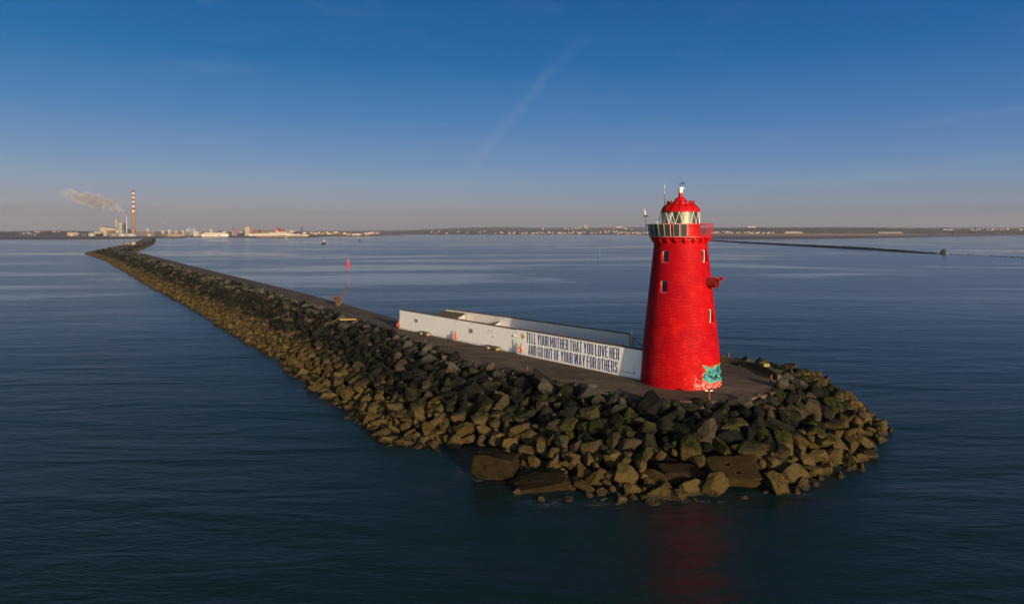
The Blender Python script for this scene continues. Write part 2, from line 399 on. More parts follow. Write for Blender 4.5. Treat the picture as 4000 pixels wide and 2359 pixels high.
farL = throw(ruled(legL, legLb, 12.0), [(1.4, 2.2, 5000)], 0.0, 1.05, .66, 8); farR = throw(ruled(legR, legRb, 12.0), [(1.4, 2.2, 5000)], 0.0, 1.05, .66, 9)

def merged(items, sub, seed, name):
    rng = np.random.default_rng(seed); U, Fc = ICO[sub]; nv, nf = len(U), len(Fc)
    V = np.empty((len(items) * nv, 3), np.float32); FF = np.empty((len(items) * nf, 3), np.int32); T = np.empty(len(items) * nv, np.float32)
    for i, (x, y, z, r, u, sx) in enumerate(items):
        q = PROTO[sub][rng.integers(26)] * r; V[i * nv:(i + 1) * nv] = q @ rot_mat(rng).T + (x, y, z); FF[i * nf:(i + 1) * nf] = Fc + i * nv; T[i * nv:(i + 1) * nv] = rng.uniform()
    me = bpy.data.meshes.new(name); me.vertices.add(len(V)); me.vertices.foreach_set('co', V.ravel())
    me.loops.add(FF.size); me.loops.foreach_set('vertex_index', FF.ravel()); me.polygons.add(len(FF))
    me.polygons.foreach_set('loop_start', np.arange(0, FF.size, 3, dtype=np.int32)); me.polygons.foreach_set('loop_total', np.full(len(FF), 3, np.int32))
    me.polygons.foreach_set('use_smooth', np.ones(len(FF), bool)); me.update(calc_edges=True)
    a = me.attributes.new('tint', 'FLOAT', 'POINT'); a.data.foreach_set('value', T)
    me.materials.append(ROCK); o = bpy.data.objects.new(name, me); C.objects.link(o); return o
def score(it): return it[3] / math.hypot(it[0], it[1] , H - it[2]) * (0.75 if it[4] < .08 else 1.0)
near.sort(key=score, reverse=True)
single, rest = near[:284], near[284:]
tag(merged(rest, 3, 21, 'rubble'), 'smaller dark and tan armour stones filling the slope along the pier', 'rubble', kind='stuff')
tag(merged(far, 2, 22, 'rubble'), 'armour stones of the long pier slope beyond the hand crane', 'rubble', kind='stuff')
tag(merged(farL + farR, 1, 23, 'rubble'), 'stones on both slopes of the far pier arm', 'rubble', kind='stuff')

PM = []
for i in range(26):
    U, Fc = ICO[5]; me = bpy.data.meshes.new('boulder'); me.from_pydata(PROTO[5][i].tolist(), [], Fc.tolist()); me.polygons.foreach_set('use_smooth', [True] * len(me.polygons)); me.update(); me.materials.append(ROCK); PM.append(me)
rng = np.random.default_rng(31); BOULDERS = []
lone = [(865, 1030, .42), (919, 1037, .5), (825, 994, .4), (748, 916, .42), (2028, 931, .55), (2188, 1058, .5), (2141, 1123, .5), (2112, 1152, .62), (2108, 1090, .5), (1272, 1212, .5), (1395, 1228, .45), (1330, 1228, .45), (1600, 1236, .5)]
items = list(single)
for (px, py, r) in lone:
    x, y = on_plane(px * 1.5893, py * 1.5893, 0.0); items.append((x, y, -.05, r, 1.2, -1))
for (x, y, z, r, u, sx) in items:
    k = int(rng.integers(26)); o = bpy.data.objects.new('boulder', PM[k]); C.objects.link(o)
    o.matrix_world = Matrix.Translation((x, y, z)) @ Matrix(rot_mat(rng).tolist()).to_4x4() @ Matrix.Scale(r, 4)
    BOULDERS.append([o, x, y, z, r, u, sx])

# big worked slabs at the water's edge
SLAB = mat('slab_stone', (.017, .0115, .0050), .9, .75, 2.6, bump=1.0, bscale=5.0, spec=.05)
SLAB2 = mat('slab_concrete', (.028, .0185, .0065), .9, .6, 3.0, bump=1.0, bscale=14.0, spec=.05)
def slab_mesh(name, sx, sy, sz, m, seed, strata=0, holes=()):
    rng = np.random.default_rng(seed); U, Fc = ICO[5]
    nrm = np.vstack([np.eye(3), -np.eye(3), rng.normal(size=(9, 3))]); nrm /= np.linalg.norm(nrm, axis=1)[:, None]
    nrm[:6] += rng.normal(size=(6, 3)) * .07; c = np.concatenate([rng.uniform(.93, 1.0, 6), rng.uniform(1.12, 1.42, 9)])
    d = np.clip(U @ nrm.T, 0, None) / c; top = d.max(1); V = U / ((((d / top[:, None]) ** 120).sum(1)) ** (1 / 120) * top)[:, None]
    wob = np.array([noise.fractal(Vector(u_) * 1.9 + Vector((seed, 0, 0)), .8, 2.1, 6) for u_ in V]); led = np.array([noise.noise(Vector((u_[0] * .8 + seed, u_[1] * .8, u_[2] * (3 + strata * 3)))) for u_ in V])
    V = V * (1 + .105 * wob + .085 * np.round(led * 2.5) / 2.5)[:, None] * np.array([sx, sy, sz]) / 2
    me = bpy.data.meshes.new(name); me.from_pydata(V.tolist(), [], Fc.tolist()); me.polygons.foreach_set('use_smooth', [True] * len(me.polygons)); me.update(); me.materials.append(m)
    o = bpy.data.objects.new(name, me); C.objects.link(o); return o
o = slab_mesh('stone_block', 3.6, 3.0, 2.4, SLAB, 3, strata=2.2); o.location = (-1.45, 54.8, .35); o.rotation_euler = (R(-6), R(4), R(-10))
tag(o, 'large square brown layered block standing alone at the inlet below the wall lettering', 'stone block')
o = slab_mesh('flat_rock', 3.6, 2.6, 1.3, SLAB, 4, strata=1.5); o.location = (2.1, 51.9, -.05); o.rotation_euler = (R(5), R(-7), R(14))
tag(o, 'low flat weed-brown rock awash just seaward of the layered block', 'rock')
o = slab_mesh('concrete_slab', 3.9, 2.7, .8, SLAB2, 5); o.location = (16.9, 52.7, .95); o.rotation_euler = (R(19), R(-3), R(-6))
tag(o, 'broad tilted concrete slab with two square holes lying among the boulders below the lighthouse', 'slab')
for hx, hy in ((-.25, .2), (.35, -.75)):
    q = MB(); q.box(hx - .16, hx + .16, hy - .16, hy + .16, -.2, 1.0); cut(o, q.build('cutter', SLAB2))
o = slab_mesh('broken_slab', 3.3, 2.0, .8, SLAB, 6); o.location = (12.9, 52.8, .7); o.rotation_euler = (R(12), R(4), R(8))
tag(o, 'dull brown broken slab without holes beside the broad concrete slab', 'slab')
# ------------------------------------------------------------------ lighthouse
TX, TY = 17.28, 70.0; RZ = -math.atan2(TX, TY)
LH = thing('lighthouse', (TX, TY, ZP), 'bright red tapering stone lighthouse with glazed lantern at the end of the pier', 'lighthouse', rz=RZ)
def polar(phi, r, z): a = R(phi); return Vector((r * math.sin(a), -r * math.cos(a), z))
prof = [(4.09, -.2), (4.06, 0), (3.93, 1.6), (3.80, 3.63), (3.525, 6.2), (3.25, 8.77), (2.97, 11.3), (2.69, 13.9), (2.63, 14.45), (2.63, 14.6)]
def rad(z):
    for (r0, z0), (r1, z1) in zip(prof, prof[1:]):
        if z0 <= z <= z1: return r0 + (r1 - r0) * (z - z0) / (z1 - z0)
    return prof[-1][0]
# painted masonry: courses, chipped patches round the foot, patched repaints
mt, t, b = new_mat('red_painted_masonry')
O = t.n('ShaderNodeTexCoord').outputs['Object']; sx = t.n('ShaderNodeSeparateXYZ', i_0=O)
phi = t.m('ARCTAN2', sx.outputs['X'], t.m('MULTIPLY', sx.outputs['Y'], -1.0)); z = sx.outputs['Z']
uv = t.n('ShaderNodeCombineXYZ', i_0=t.m('MULTIPLY', phi, 3.4), i_1=z)
wuv = t.v('ADD', uv.outputs[0], t.v('SCALE', t.n('ShaderNodeTexNoise', i_Scale=1.6, i_Vector=uv.outputs[0]).outputs['Color'], scale=.05))
br = t.n('ShaderNodeTexBrick', i_Scale=1.0, i_Mortar_Size=.018, i_Mortar_Smooth=.5, i_Brick_Width=.92, i_Row_Height=.30, i_Bias=0.0, i_Color1=(.55, .55, .55, 1), i_Color2=(1, 1, 1, 1), i_Mortar=(0, 0, 0, 1)); t.l(wuv, br.inputs[0])
n1 = t.noise(O, 1.3, 5, .6); n2 = t.noise(O, 7.0, 5, .65); n3 = t.noise(O, .55, 3)
red = t.mix(n1, (.29, .0006, .0030), (.38, .0008, .0018))
pb = t.n('ShaderNodeTexBrick', i_Scale=1.0, i_Mortar_Size=0.0, i_Brick_Width=1.7, i_Row_Height=.9, i_Color1=(0, 0, 0, 1), i_Color2=(1, 1, 1, 1)); t.l(uv.outputs[0], pb.inputs[0])
low = t.smooth(z, 2.7, 1.2)
bigp = t.n('ShaderNodeTexBrick', i_Scale=1.0, i_Mortar_Size=0.0, i_Brick_Width=3.1, i_Row_Height=2.2, i_Color1=(0, 0, 0, 1), i_Color2=(1, 1, 1, 1)); t.l(t.v('ADD', wuv, t.v('SCALE', t.n('ShaderNodeTexNoise', i_Scale=.9, i_Detail=4.0, i_Vector=uv.outputs[0]).outputs['Color'], scale=1.4)), bigp.inputs[0])
red = t.mix(t.m('MULTIPLY', bigp.outputs[0], .75), red, (.27, .0006, .0075)); red = t.mix(t.m('MULTIPLY', t.smooth(t.noise(O, .7, 5, .6), .52, .66), .6), red, (.43, .0045, .0022))
red = t.mix(t.m('MULTIPLY', t.smooth(pb.outputs[0], .45, .9), t.m('MULTIPLY_ADD', low, .30, .03)), red, (.56, .014, .008))
red = t.mix(t.m('MULTIPLY', t.smooth(n3, .52, .70), .22), red, (.40, .012, .022))                       # faded, chalky areas
red = t.mix(t.m('MULTIPLY', t.m('MULTIPLY', br.outputs['Fac'], t.smooth(n1, .45, .65)), .5), red, (.42, .065, .06))    # worn joints
red = t.mix(t.m('MULTIPLY', t.m('MULTIPLY', br.outputs['Fac'], t.smooth(n1, .55, .38)), .7), red, (.13, .0008, .002))
pd = t.m('MULTIPLY', phi, 57.29578)
zone = t.m('MULTIPLY', t.smooth(pd, -5.0, 32.0), t.m('MULTIPLY', t.smooth(pd, 130.0, 95.0), t.smooth(z, 2.1, .5)))
chip = t.smooth(t.m('ADD', t.noise(t.v('MULTIPLY', O, (1, 1, 1.6)), 5.2, 4, .7), t.m('MULTIPLY', zone, .17)), .70, .725)
chip = t.m('MULTIPLY', chip, t.smooth(zone, .03, .25))
chip = t.m('MAXIMUM', chip, t.m('MULTIPLY', t.smooth(t.noise(O, 6.5, 3, .6), .70, .72), t.smooth(z, 14.0, 4.0)))
red = t.mix(chip, red, t.mix(n2, (.50, .20, .17), (.66, .50, .44)))
stv = t.n('ShaderNodeCombineXYZ', i_0=t.m('MULTIPLY', phi, 26.0), i_1=t.m('MULTIPLY', z, .25))
red = t.mix(t.m('MULTIPLY', t.smooth(t.noise(stv.outputs[0], 1.0, 3), .68, .8), .26), red, (.44, .10, .09))    # pale runs down the wall
t.l(red, b.inputs['Base Color']); b.inputs['Roughness'].default_value = .6; b.inputs['Specular IOR Level'].default_value = .06
hh = t.m('ADD', t.m('MULTIPLY', br.outputs['Fac'], -.9), t.m('ADD', t.m('MULTIPLY', n2, .35), t.m('MULTIPLY', n1, .6)))
bn = t.n('ShaderNodeBump', i_Strength=.5, i_Distance=.035); t.l(hh, bn.inputs['Height']); t.l(bn.outputs[0], b.inputs['Normal'])
RED = mat('red_gloss_paint', (.42, .0015, .003), .45, .2, 2.5, bump=.3, bscale=9, spec=.25)
DRD = mat('deep_red_paint', (.20, .0012, .0025), .55, .2, 3, spec=.15)
WHITE = mat('white_metal_paint', (.66, .62, .54), .45, .12, 6)
GUANO = mat('white_streaked_cap', (.80, .72, .62), .7, .2, 5)
DARKM = mat('dark_metal', (.03, .03, .035), .5, .3, 5)
s = MB(); s.lathe(prof, n=128, cap=True)
tower = s.build('tower', mt, LH)
WIN = [(-33, 12.82, .86, 1.28), (-32.5, 9.85, .86, 1.28), (57.5, 12.88, .86, 1.28), (59.5, 6.95, .88, 1.40)]
for phi_, zc, ww, wh in WIN:
    e = polar(phi_, 1, 0); tn = Vector((-e.y, e.x, 0)); r = rad(zc)
    q = MB(); c0 = e * (r - .55) + Vector((0, 0, zc - wh / 2)) - tn * ww / 2
    q.obox(c0, tn * ww, Vector((0, 0, wh)), e * 1.5); cut(tower, q.build('cutter', mt))
me = tower.data; me.polygons.foreach_set('use_smooth', [True] * len(me.polygons)); me.set_sharp_from_angle(angle=R(35))
GLASS = mat('window_glass', (.012, .016, .022), .06, .2, 2, spec=.8)
SILL = mat('red_sill', (.55, .02, .012), .6, .2, 4)
for phi_, zc, ww, wh in WIN:
    e = polar(phi_, 1, 0); tn = Vector((-e.y, e.x, 0)); up = Vector((0, 0, 1)); r = rad(zc)
    base = e * (r - .40) + up * (zc - wh / 2) - tn * ww / 2; fr = .085
    q = MB()
    q.obox(base, tn * fr, e * .09, up * wh); q.obox(base + tn * (ww - fr), tn * fr, e * .09, up * wh)
    q.obox(base + tn * fr, tn * (ww - 2 * fr), e * .09, up * .13); q.obox(base + tn * fr + up * (wh - fr), tn * (ww - 2 * fr), e * .09, up * fr)
    wn = q.build('window', WHITE, LH)
    q = MB(); q.obox(base + tn * fr + up * .13 + e * .03, tn * (ww - 2 * fr), e * .02, up * (wh - .13 - fr)); q.build('pane', GLASS, wn)
    q = MB(); q.obox(e * (r - .30) + up * (zc - wh / 2 - .02) - tn * (ww / 2 + .04), tn * (ww + .08), e * .36, up * .075); q.build('sill', SILL, wn)
# gallery
s = MB(); s.lathe([(2.62, 14.42), (2.72, 14.47), (2.72, 14.56), (2.9, 14.66), (3.06, 14.68), (3.10, 14.72), (3.10, 14.90), (3.02, 14.93), (1.5, 14.93)], n=72)
s.build('gallery_deck', RED, LH, smooth=35)
for k in range(20):
    p = 9 + k * 18; e = polar(p, 1, 0); tn = Vector((-e.y, e.x, 0))
    q = MB(); w2 = .10
    pr = [(2.60, 14.10), (2.72, 14.14), (2.98, 14.50), (3.0, 14.675), (2.60, 14.675)]
    q.v = [tuple(e * a + tn * sg * w2 + Vector((0, 0, zz_))) for sg in (-1, 1) for a, zz_ in pr]
    q.f = [(0, 1, 2, 3, 4), (9, 8, 7, 6, 5)] + [(i, i + 5, (i + 1) % 5 + 5, (i + 1) % 5) for i in range(5)]; q.mi = [0] * 7
    q.build('bracket', RED, LH)
s = MB(); NB = 64
for k in range(NB):
    p = 360 * k / NB; s.tube(polar(p, 3.02, 14.93), polar(p, 3.21, 16.07), .021, n=6)
for rr, zz_, th in ((3.045, 15.06, .022), (3.215, 16.09, .035)): s.torus((0, 0, zz_), (0, 0, 1), rr, th, 72, 6)
s.build('railing', RED, LH, smooth=60)
# lantern
s = MB(); s.lathe([(1.98, 14.93), (1.98, 15.98), (2.03, 16.0), (2.03, 16.09), (1.94, 16.10)], n=64); s.build('lantern_base', RED, LH, smooth=35)
mg, t, b = new_mat('lantern_glass'); nt = t.t
tr_ = t.n('ShaderNodeBsdfTransparent', i_Color=(.86, .88, .86, 1)); gl = t.n('ShaderNodeBsdfGlossy', i_Roughness=.04, i_Color=(1, 1, 1, 1)); fz = t.n('ShaderNodeFresnel', i_IOR=1.5)
mx = t.n('ShaderNodeMixShader', i_0=t.m('ADD', fz.outputs[0], .06), i_1=tr_.outputs[0], i_2=gl.outputs[0]); t.l(mx.outputs[0], nt.nodes['Material Output'].inputs['Surface'])
s = MB(); s.lathe([(1.88, 16.10), (1.88, 17.35)], n=64); s.build('lantern_glass', mg, LH, smooth=60)
s = MB(); R1 = 1.91
for k in range(16):
    a, b0, b1 = -3.8 + 22.5 * k, -3.8 + 22.5 * k - 11.25, -3.8 + 22.5 * k + 11.25
    s.tube(polar(a, R1, 17.34), polar(b0, R1, 16.1), .027, n=6); s.tube(polar(a, R1, 17.34), polar(b1, R1, 16.1), .027, n=6)
s.torus((0, 0, 16.12), (0, 0, 1), R1, .03, 64, 6); s.torus((0, 0, 17.33), (0, 0, 1), R1, .03, 64, 6)
s.build('glazing_bars', WHITE, LH)
LENS = mat('lens_glass', (.10, .105, .085), .15, .3, 3, spec=.9); CREAM = mat('cream_blind', (.36, .31, .21), .7, .1, 3)
pr = [(.55, 16.0)]
for k in range(12): zz_ = 16.15 + k * .095; rr = .62 + .2 * math.sin(math.pi * (k + .5) / 12); pr += [(rr, zz_), (rr + .05, zz_ + .05), (rr, zz_ + .094)]
s = MB(); s.lathe(pr + [(.5, 17.35)], n=40); s.build('lens', LENS, LH, smooth=30)
s = MB(); s.lathe([(.5, 14.93), (.55, 16.0), (.1, 16.0)], n=24); s.build('lens_pedestal', DARKM, LH, smooth=30)
for a0, a1 in ((3, 24), (-90, -66)):
    s = MB(); s.lathe([(1.74, 16.1), (1.74, 17.34)], n=10, a0=R(a0), a1=R(a1)); s.lathe([(1.72, 16.1), (1.72, 17.34)], n=10, a0=R(a0), a1=R(a1)); s.build('blind', CREAM, LH, smooth=60)
# roof
roofp = [(1.86, 17.28), (2.0, 17.34), (2.0, 17.42), (1.93, 17.46), (1.82, 17.68), (1.66, 17.9), (1.46, 18.06), (1.30, 18.14), (1.30, 18.30), (1.16, 18.30), (1.10, 18.2), (.72, 18.42), (.60, 18.42)]
s = MB(); s.lathe(roofp, n=64); roof = s.build('roof', RED, LH, smooth=30)
for k in range(16):
    a = -3.8 + 22.5 * k; q = MB()
    for (r0, z0), (r1, z1) in zip(roofp[3:7], roofp[4:8]): q.tube(polar(a, r0 + .012, z0), polar(a, r1 + .012, z1), .045, n=6)
    q.build('rib', DRD, roof, smooth=60)
    q = MB(); q.tube(polar(a + 6, 1.32, 18.08), polar(a + 6, 1.30, 18.45), .085, .075, n=10); q.tube(polar(a + 6, 1.30, 18.40), polar(a + 6, 1.30, 18.47), .10, n=10); q.build('vent', DRD, roof, smooth=40)
s = MB(); s.lathe([(.60, 18.40), (.64, 18.46), (.58, 18.62), (.46, 18.74), (.32, 18.82), (.24, 18.86), (.24, 19.02), (.205, 19.06), (.205, 19.14)], n=32); s.build('dome_cap', RED, LH, smooth=50)
s = MB(); s.lathe([(.205, 19.14), (.205, 19.78), (.18, 19.84), (.0, 19.85)], n=24); fl = s.build('flue', RED, LH, smooth=40)
s = MB(); s.lathe([(.214, 19.3), (.214, 19.80), (.19, 19.87), (.0, 19.88)], n=10, a0=R(-25), a1=R(70)); s.tube(polar(80, .05, 19.76), polar(80, .36, 19.76), .085, .10, n=12); s.build('outlet', GUANO, fl, smooth=40)
s = MB(); s.tube((0, 0, 19.85), (0, 0, 20.42), .026, n=6); s.tube((-.30, 0, 20.17), (.42, -.05, 20.20), .022, n=6); s.tube((0, -.2, 20.12), (0, .2, 20.12), .012, n=6)
s.box(.17, .34, -.045, -.02, 20.18, 20.40); s.build('weather_vane', DARKM, LH)
# solar panels hung round the outside of the railing
CELL = mat('solar_cells', (.042, .041, .036), .3, .3, 9, spec=.6); BACK = mat('panel_rim', (.55, .52, .44), .45, .1, 4)
for p in (5.6, -6.9, -22.6, -34.2, -46.5, -58.5, -70.5, -82.5):
    e = polar(p, 1, 0); tn = Vector((-e.y, e.x, 0)); lean = (Vector((0, 0, 1)) + e * .165).normalized(); out = tn.cross(lean).normalized()
    if out.dot(e) < 0: out = -out
    c = e * 3.10 + Vector((0, 0, 14.84)); ww, hh_ = .62, 1.27
    q = MB(); q.obox(c - tn * ww / 2, tn * ww, lean * hh_, out * .05); pn = q.build('solar_panel', BACK, LH)
    q = MB(); q.obox(c - tn * (ww / 2 - .028) + lean * .028 + out * .05, tn * (ww - .056), lean * (hh_ - .056), out * .006); q.build('cells', CELL, pn)
# masts and small gear
s = MB(); s.tube((-1.65, 2.2, 14.93), (-1.65, 2.2, 18.6), .06, n=8); s.tube((-1.65, 2.2, 18.6), (-1.65, 2.2, 20.15), .045, n=8); s.tube((-1.65, 2.2, 20.15), (-1.65, 2.2, 20.30), .05, n=8); s.build('antenna_mast', mat('mast_grey', (.45, .42, .36), .5, .2, 3), LH, smooth=50)
s = MB(); s.tube((-2.42, 2.05, 15.9), (-1.78, 2.15, 18.05), .03, n=6); s.build('antenna_whip', DARKM, LH)
s = MB(); s.tube(polar(-90, 3.2, 16.05), polar(-90, 3.50, 16.05), .03, n=6); s.tube((-3.50, 0, 15.82), (-3.50, 0, 17.0), .03, n=8); s.tube((-3.50, .12, 17.0), (-3.50, -.22, 17.02), .06, .045, n=8)
wt = s.build('wind_turbine', DARKM, LH, smooth=40)
for k, m_ in ((100, WHITE), (215, DARKM), (330, DARKM)):
    a = R(k); d = Vector((math.cos(a), 0, math.sin(a))); sd = Vector((-d.z, 0, d.x)); c = Vector((-3.5, -.22, 17.02))
    q = MB(); q.obox(c + d * .04 - sd * .065 , d * .20, sd * .13, Vector((0, .03, 0))); q.obox(c + d * .24 - sd * .05, d * (.36 if m_ is WHITE else .12), sd * (.09 if m_ is WHITE else .03), Vector((0, .025, .0))); q.build('blade', m_, wt)
s = MB(); s.tube(polar(-44, 3.24, 15.92), polar(-44, 3.24, 16.25), .03, n=8); s.tube(polar(-44, 3.24, 16.22), polar(-44, 3.24, 16.36), .07, .05, n=10); s.build('beacon_lamp', WHITE, LH, smooth=40)
# fog horns on the seaward side
RUST = mat('rust_red', (.20, .014, .009), .7, .35, 4, bump=.4)
e = polar(60, 1, 0); r = rad(10.28)
s = MB(); x_, y_, d_ = frame(e); c = e * (r - .3) + Vector((0, 0, 10.28))
def horn(s, c, d, prof, n=28):
    x_, y_, d = frame(d); vs = [c + d * a + (x_ * math.cos(6.28318 * i / n) + y_ * math.sin(6.28318 * i / n)) * rr for a, rr in prof for i in range(n)]
    s.add(vs, [(k * n + i, k * n + (i + 1) % n, (k + 1) * n + (i + 1) % n, (k + 1) * n + i) for k in range(len(prof) - 1) for i in range(n)])
horn(s, c, e, [(0, .46), (1.20, .48), (1.20, .515), (1.28, .515), (1.28, .43), (.5, .40), (.45, 0.001)])
s.build('fog_horn', RUST, LH, smooth=35)
e = polar(80, 1, 0); c = e * (r - .1) + Vector((0, 0, 10.62)); s = MB()
horn(s, c, e, [(0, .12), (1.0, .10), (1.10, .16), (1.17, .30), (1.19, .31), (1.15, .2), (.95, .001)]); s.build('small_horn', RED, LH, smooth=35)
# graffiti: painted letters on the curved foot of the tower (drawn in its own flat plan, wrapped on the wall)
def seg(px, py, a, b_):
    ax, ay = a; bx, by = b_; vx, vy = bx - ax, by - ay; L2 = vx * vx + vy * vy + 1e-9
    k = np.clip(((px - ax) * vx + (py - ay) * vy) / L2, 0, 1); return np.hypot(px - ax - k * vx, py - ay - k * vy)
def poly_in(px, py, pts):
    ins = np.zeros(px.shape, bool); dd = np.full(px.shape, 1e9); n = len(pts)
    for i in range(n):
        (x0, y0), (x1, y1) = pts[i], pts[(i + 1) % n]
        cr = ((y0 > py) != (y1 > py)) & (px < (x1 - x0) * (py - y0) / ((y1 - y0) or 1e-9) + x0); ins ^= cr
        dd = np.minimum(dd, seg(px, py, pts[i], pts[(i + 1) % n]))
    return np.where(ins, -dd, dd)
nu, nvv = 190, 150
phs = np.linspace(31.5, 104, nu); zs = np.linspace(.28, 2.60, nvv)
PH, ZZ = np.meshgrid((phs[1:] + phs[:-1]) / 2, (zs[1:] + zs[:-1]) / 2)
rr_ = np.interp(ZZ, [p[1] for p in prof], [p[0] for p in prof]); dep = 72.1 - rr_ * np.cos(np.radians(PH)); sc_ = F / dep * 1.03
U_ = (2658.5 + sc_ * rr_ * np.sin(np.radians(PH)) - 2640) * 10.6; V_ = (HZ + (H - ZP - ZZ) * sc_ - 1390) * 10.6
body = poly_in(U_, V_, [(1085, 360), (1210, 365), (1290, 430), (1350, 420), (1450, 500), (1570, 320), (1640, 340), (1690, 330), (1760, 240), (1900, 200), (2000, 400), (2000, 940), (1790, 950), (1700, 960), (1590, 950), (1500, 1030), (1400, 1070), (1320, 1010), (1290, 960), (1180, 985), (1110, 940), (1100, 860), (1050, 790), (1120, 720), (1200, 640), (1250, 550), (1150, 440)])
ink = np.full(U_.shape, False)
for pts in ([(1330, 600), (1400, 600), (1410, 660), (1330, 660)], [(1310, 780), (1450, 790), (1500, 880), (1400, 840)], [(1580, 690), (1660, 720), (1600, 800), (1580, 930), (1560, 900)], [(1780, 640), (1815, 620), (1835, 720), (1800, 790), (1770, 720)], [(1690, 800), (1740, 840), (1680, 840)], [(1090, 790), (1180, 785), (1140, 835)], [(1610, 800), (1660, 790), (1640, 860)]):
    ink |= poly_in(U_, V_, pts) < 14
for a, b_, wd in (((1120, 715), (1350, 722), 12), ((1080, 820), (1300, 965), 11), ((1350, 740), (1450, 760), 10), ((1520, 520), (1460, 690), 12), ((1660, 370), (1615, 560), 16), ((1710, 380), (1670, 600), 14), ((1760, 300), (1790, 480), 14), ((1690, 610), (1760, 720), 9), ((1840, 800), (1835, 870), 12), ((1540, 800), (1500, 900), 12), ((1450, 700), (1440, 800), 9), ((1290, 545), (1220, 640), 8), ((1690, 590), (1800, 420), 8)):
    ink |= seg(U_, V_, a, b_) < wd * 1.5
ns = np.sin(U_ * .021 + V_ * .013) + np.sin(U_ * .009 - V_ * .017)
cls = np.full(U_.shape, -1); cls[body < 22] = 3; cls[body < 9] = 2; cls[body < 0] = 0; cls[(body < 0) & (ns > .55)] = 1; cls[(body < -4) & (ns < -1.1)] = 4; cls[(body < 0) & ink] = 2
pk = (np.hypot((U_ - 1010) / 110, (V_ - 700) / 190) < 1) | (np.hypot((U_ - 1450) / 90, (V_ - 390) / 60) < 1) | (np.hypot((U_ - 1250) / 90, (V_ - 1060) / 55) < 1); cls[(cls < 0) & pk & (np.sin(U_ * .11) * np.sin(V_ * .13) + ns * .3 > .1)] = 5
GM = [mat('spray_teal', (.030, .23, .24), .6, .12, 3), mat('spray_mint', (.07, .32, .22), .6, .12, 3), mat('spray_black', (.015, .03, .03), .6, .1, 3), mat('spray_yellow', (.50, .36, .03), .6, .1, 3), mat('spray_grey_blue', (.085, .17, .24), .6, .1, 3), mat('spray_pink', (.48, .06, .13), .6, .2, 8)]
s = MB(); idx = {}
for j in range(nvv - 1):
    for i in range(nu - 1):
        if cls[j, i] < 0: continue
        q = []
        for (jj, ii) in ((j, i), (j, i + 1), (j + 1, i + 1), (j + 1, i)):
            if (jj, ii) not in idx: idx[(jj, ii)] = len(s.v); s.v.append(tuple(polar(phs[ii], rad(zs[jj]) + .006, zs[jj])))
            q.append(idx[(jj, ii)])
        s.f.append(tuple(q)); s.mi.append(int(cls[j, i]))
s.build('graffiti', GM, LH, smooth=60)
# ------------------------------------------------------------------ white enclosure walls
WN, WA, WF = Vector((13.5, 70.4)), Vector((-.639, .769)).normalized(), Vector((-.769, -.639)).normalized()
def W(wd, off, z=ZP): p = WN + WA * wd + WF * off; return Vector((p.x, p.y, z))
def w_at(px): q = (px - CX) / F; return (WN.x - WN.y * q) / (q * WA.y - WA.x)
def plaster(name, col, rough_amt, stain):
    m, t, b = new_mat(name); P = t.n('ShaderNodeNewGeometry').outputs['Position']
    n1 = t.noise(P, 2.2, 5, .6); n2 = t.noise(t.v('MULTIPLY', P, (1.6, 1.6, .35)), 2.6, 5, .65, .5); n3 = t.noise(P, .4, 3)
    c = t.mix(t.smooth(n2, .5, .8), col, tuple(x * .80 for x in col)); c = t.mix(t.m('MULTIPLY', t.smooth(n1, .62, .75), stain), c, (.50, .42, .33))
    zz = t.n('ShaderNodeSeparateXYZ', i_0=P).outputs['Z']
    c = t.mix(t.m('MULTIPLY', t.smooth(t.m('ADD', zz, t.m('MULTIPLY', n1, .7)), 4.75, 4.2), stain * 1.3), c, (.40, .34, .28))
    c = t.mix(t.m('MULTIPLY', t.m('MULTIPLY', t.smooth(t.noise(t.v('MULTIPLY', P, (3, 3, .12)), 1.0, 4, .6), .62, .72), t.smooth(zz, 5.6, 7.0)), stain * 1.6), c, (.30, .24, .17))
    t.l(c, b.inputs['Base Color']); b.inputs['Roughness'].default_value = .7
    bn = t.n('ShaderNodeBump', i_Strength=rough_amt, i_Distance=.05)
    t.l(t.m('ADD', t.m('MULTIPLY', t.noise(t.v('MULTIPLY', P, (2.2, 2.2, .8)), 1.5, 5, .6, .8), 1.0), t.m('MULTIPLY', t.noise(P, 9, 4), .25)), bn.inputs['Height']); t.l(bn.outputs[0], b.inputs['Normal'])
    return m
PL1 = plaster('rough_white_plaster', (.88, .84, .77), .75, .85); PL3 = plaster('shade_toned_plaster', (.60, .565, .53), .5, .6); PL2 = plaster('smooth_white_paint', (.90, .87, .82), .38, .42)  # PL3: the white plaster with its colour darkened to stand in for shade
COP = mat('weathered_coping', (.130, .090, .048), .9, .4, 1.6, bump=.6)
fw = thing('boundary_wall', tuple(W(24, 0)), 'long white front wall painted with two lines of tall blue capital letters', 'wall')
STEP = w_at(2016)
def wall_run(o, u, wid, L, z0, z1, nrm):
    """a straight run of wall with a finely divided, slightly uneven top edge"""
    s = MB(); s.obox(o, u * L, nrm * wid, Vector((0, 0, z1 - z0))); return s
UA = Vector((WA.x, WA.y, 0)); UF = Vector((WF.x, WF.y, 0))
wall_run(W(-1.6, 0, ZP - .1), UA, .62, STEP + 1.6, ZP - .1, 7.05, -UF).build('wall_section', PL2, fw, world=True)
wall_run(W(STEP, -.03, ZP - .1), UA, .62, 49 - STEP, ZP - .1, 6.97, -UF).build('wall_section', PL1, fw, world=True)
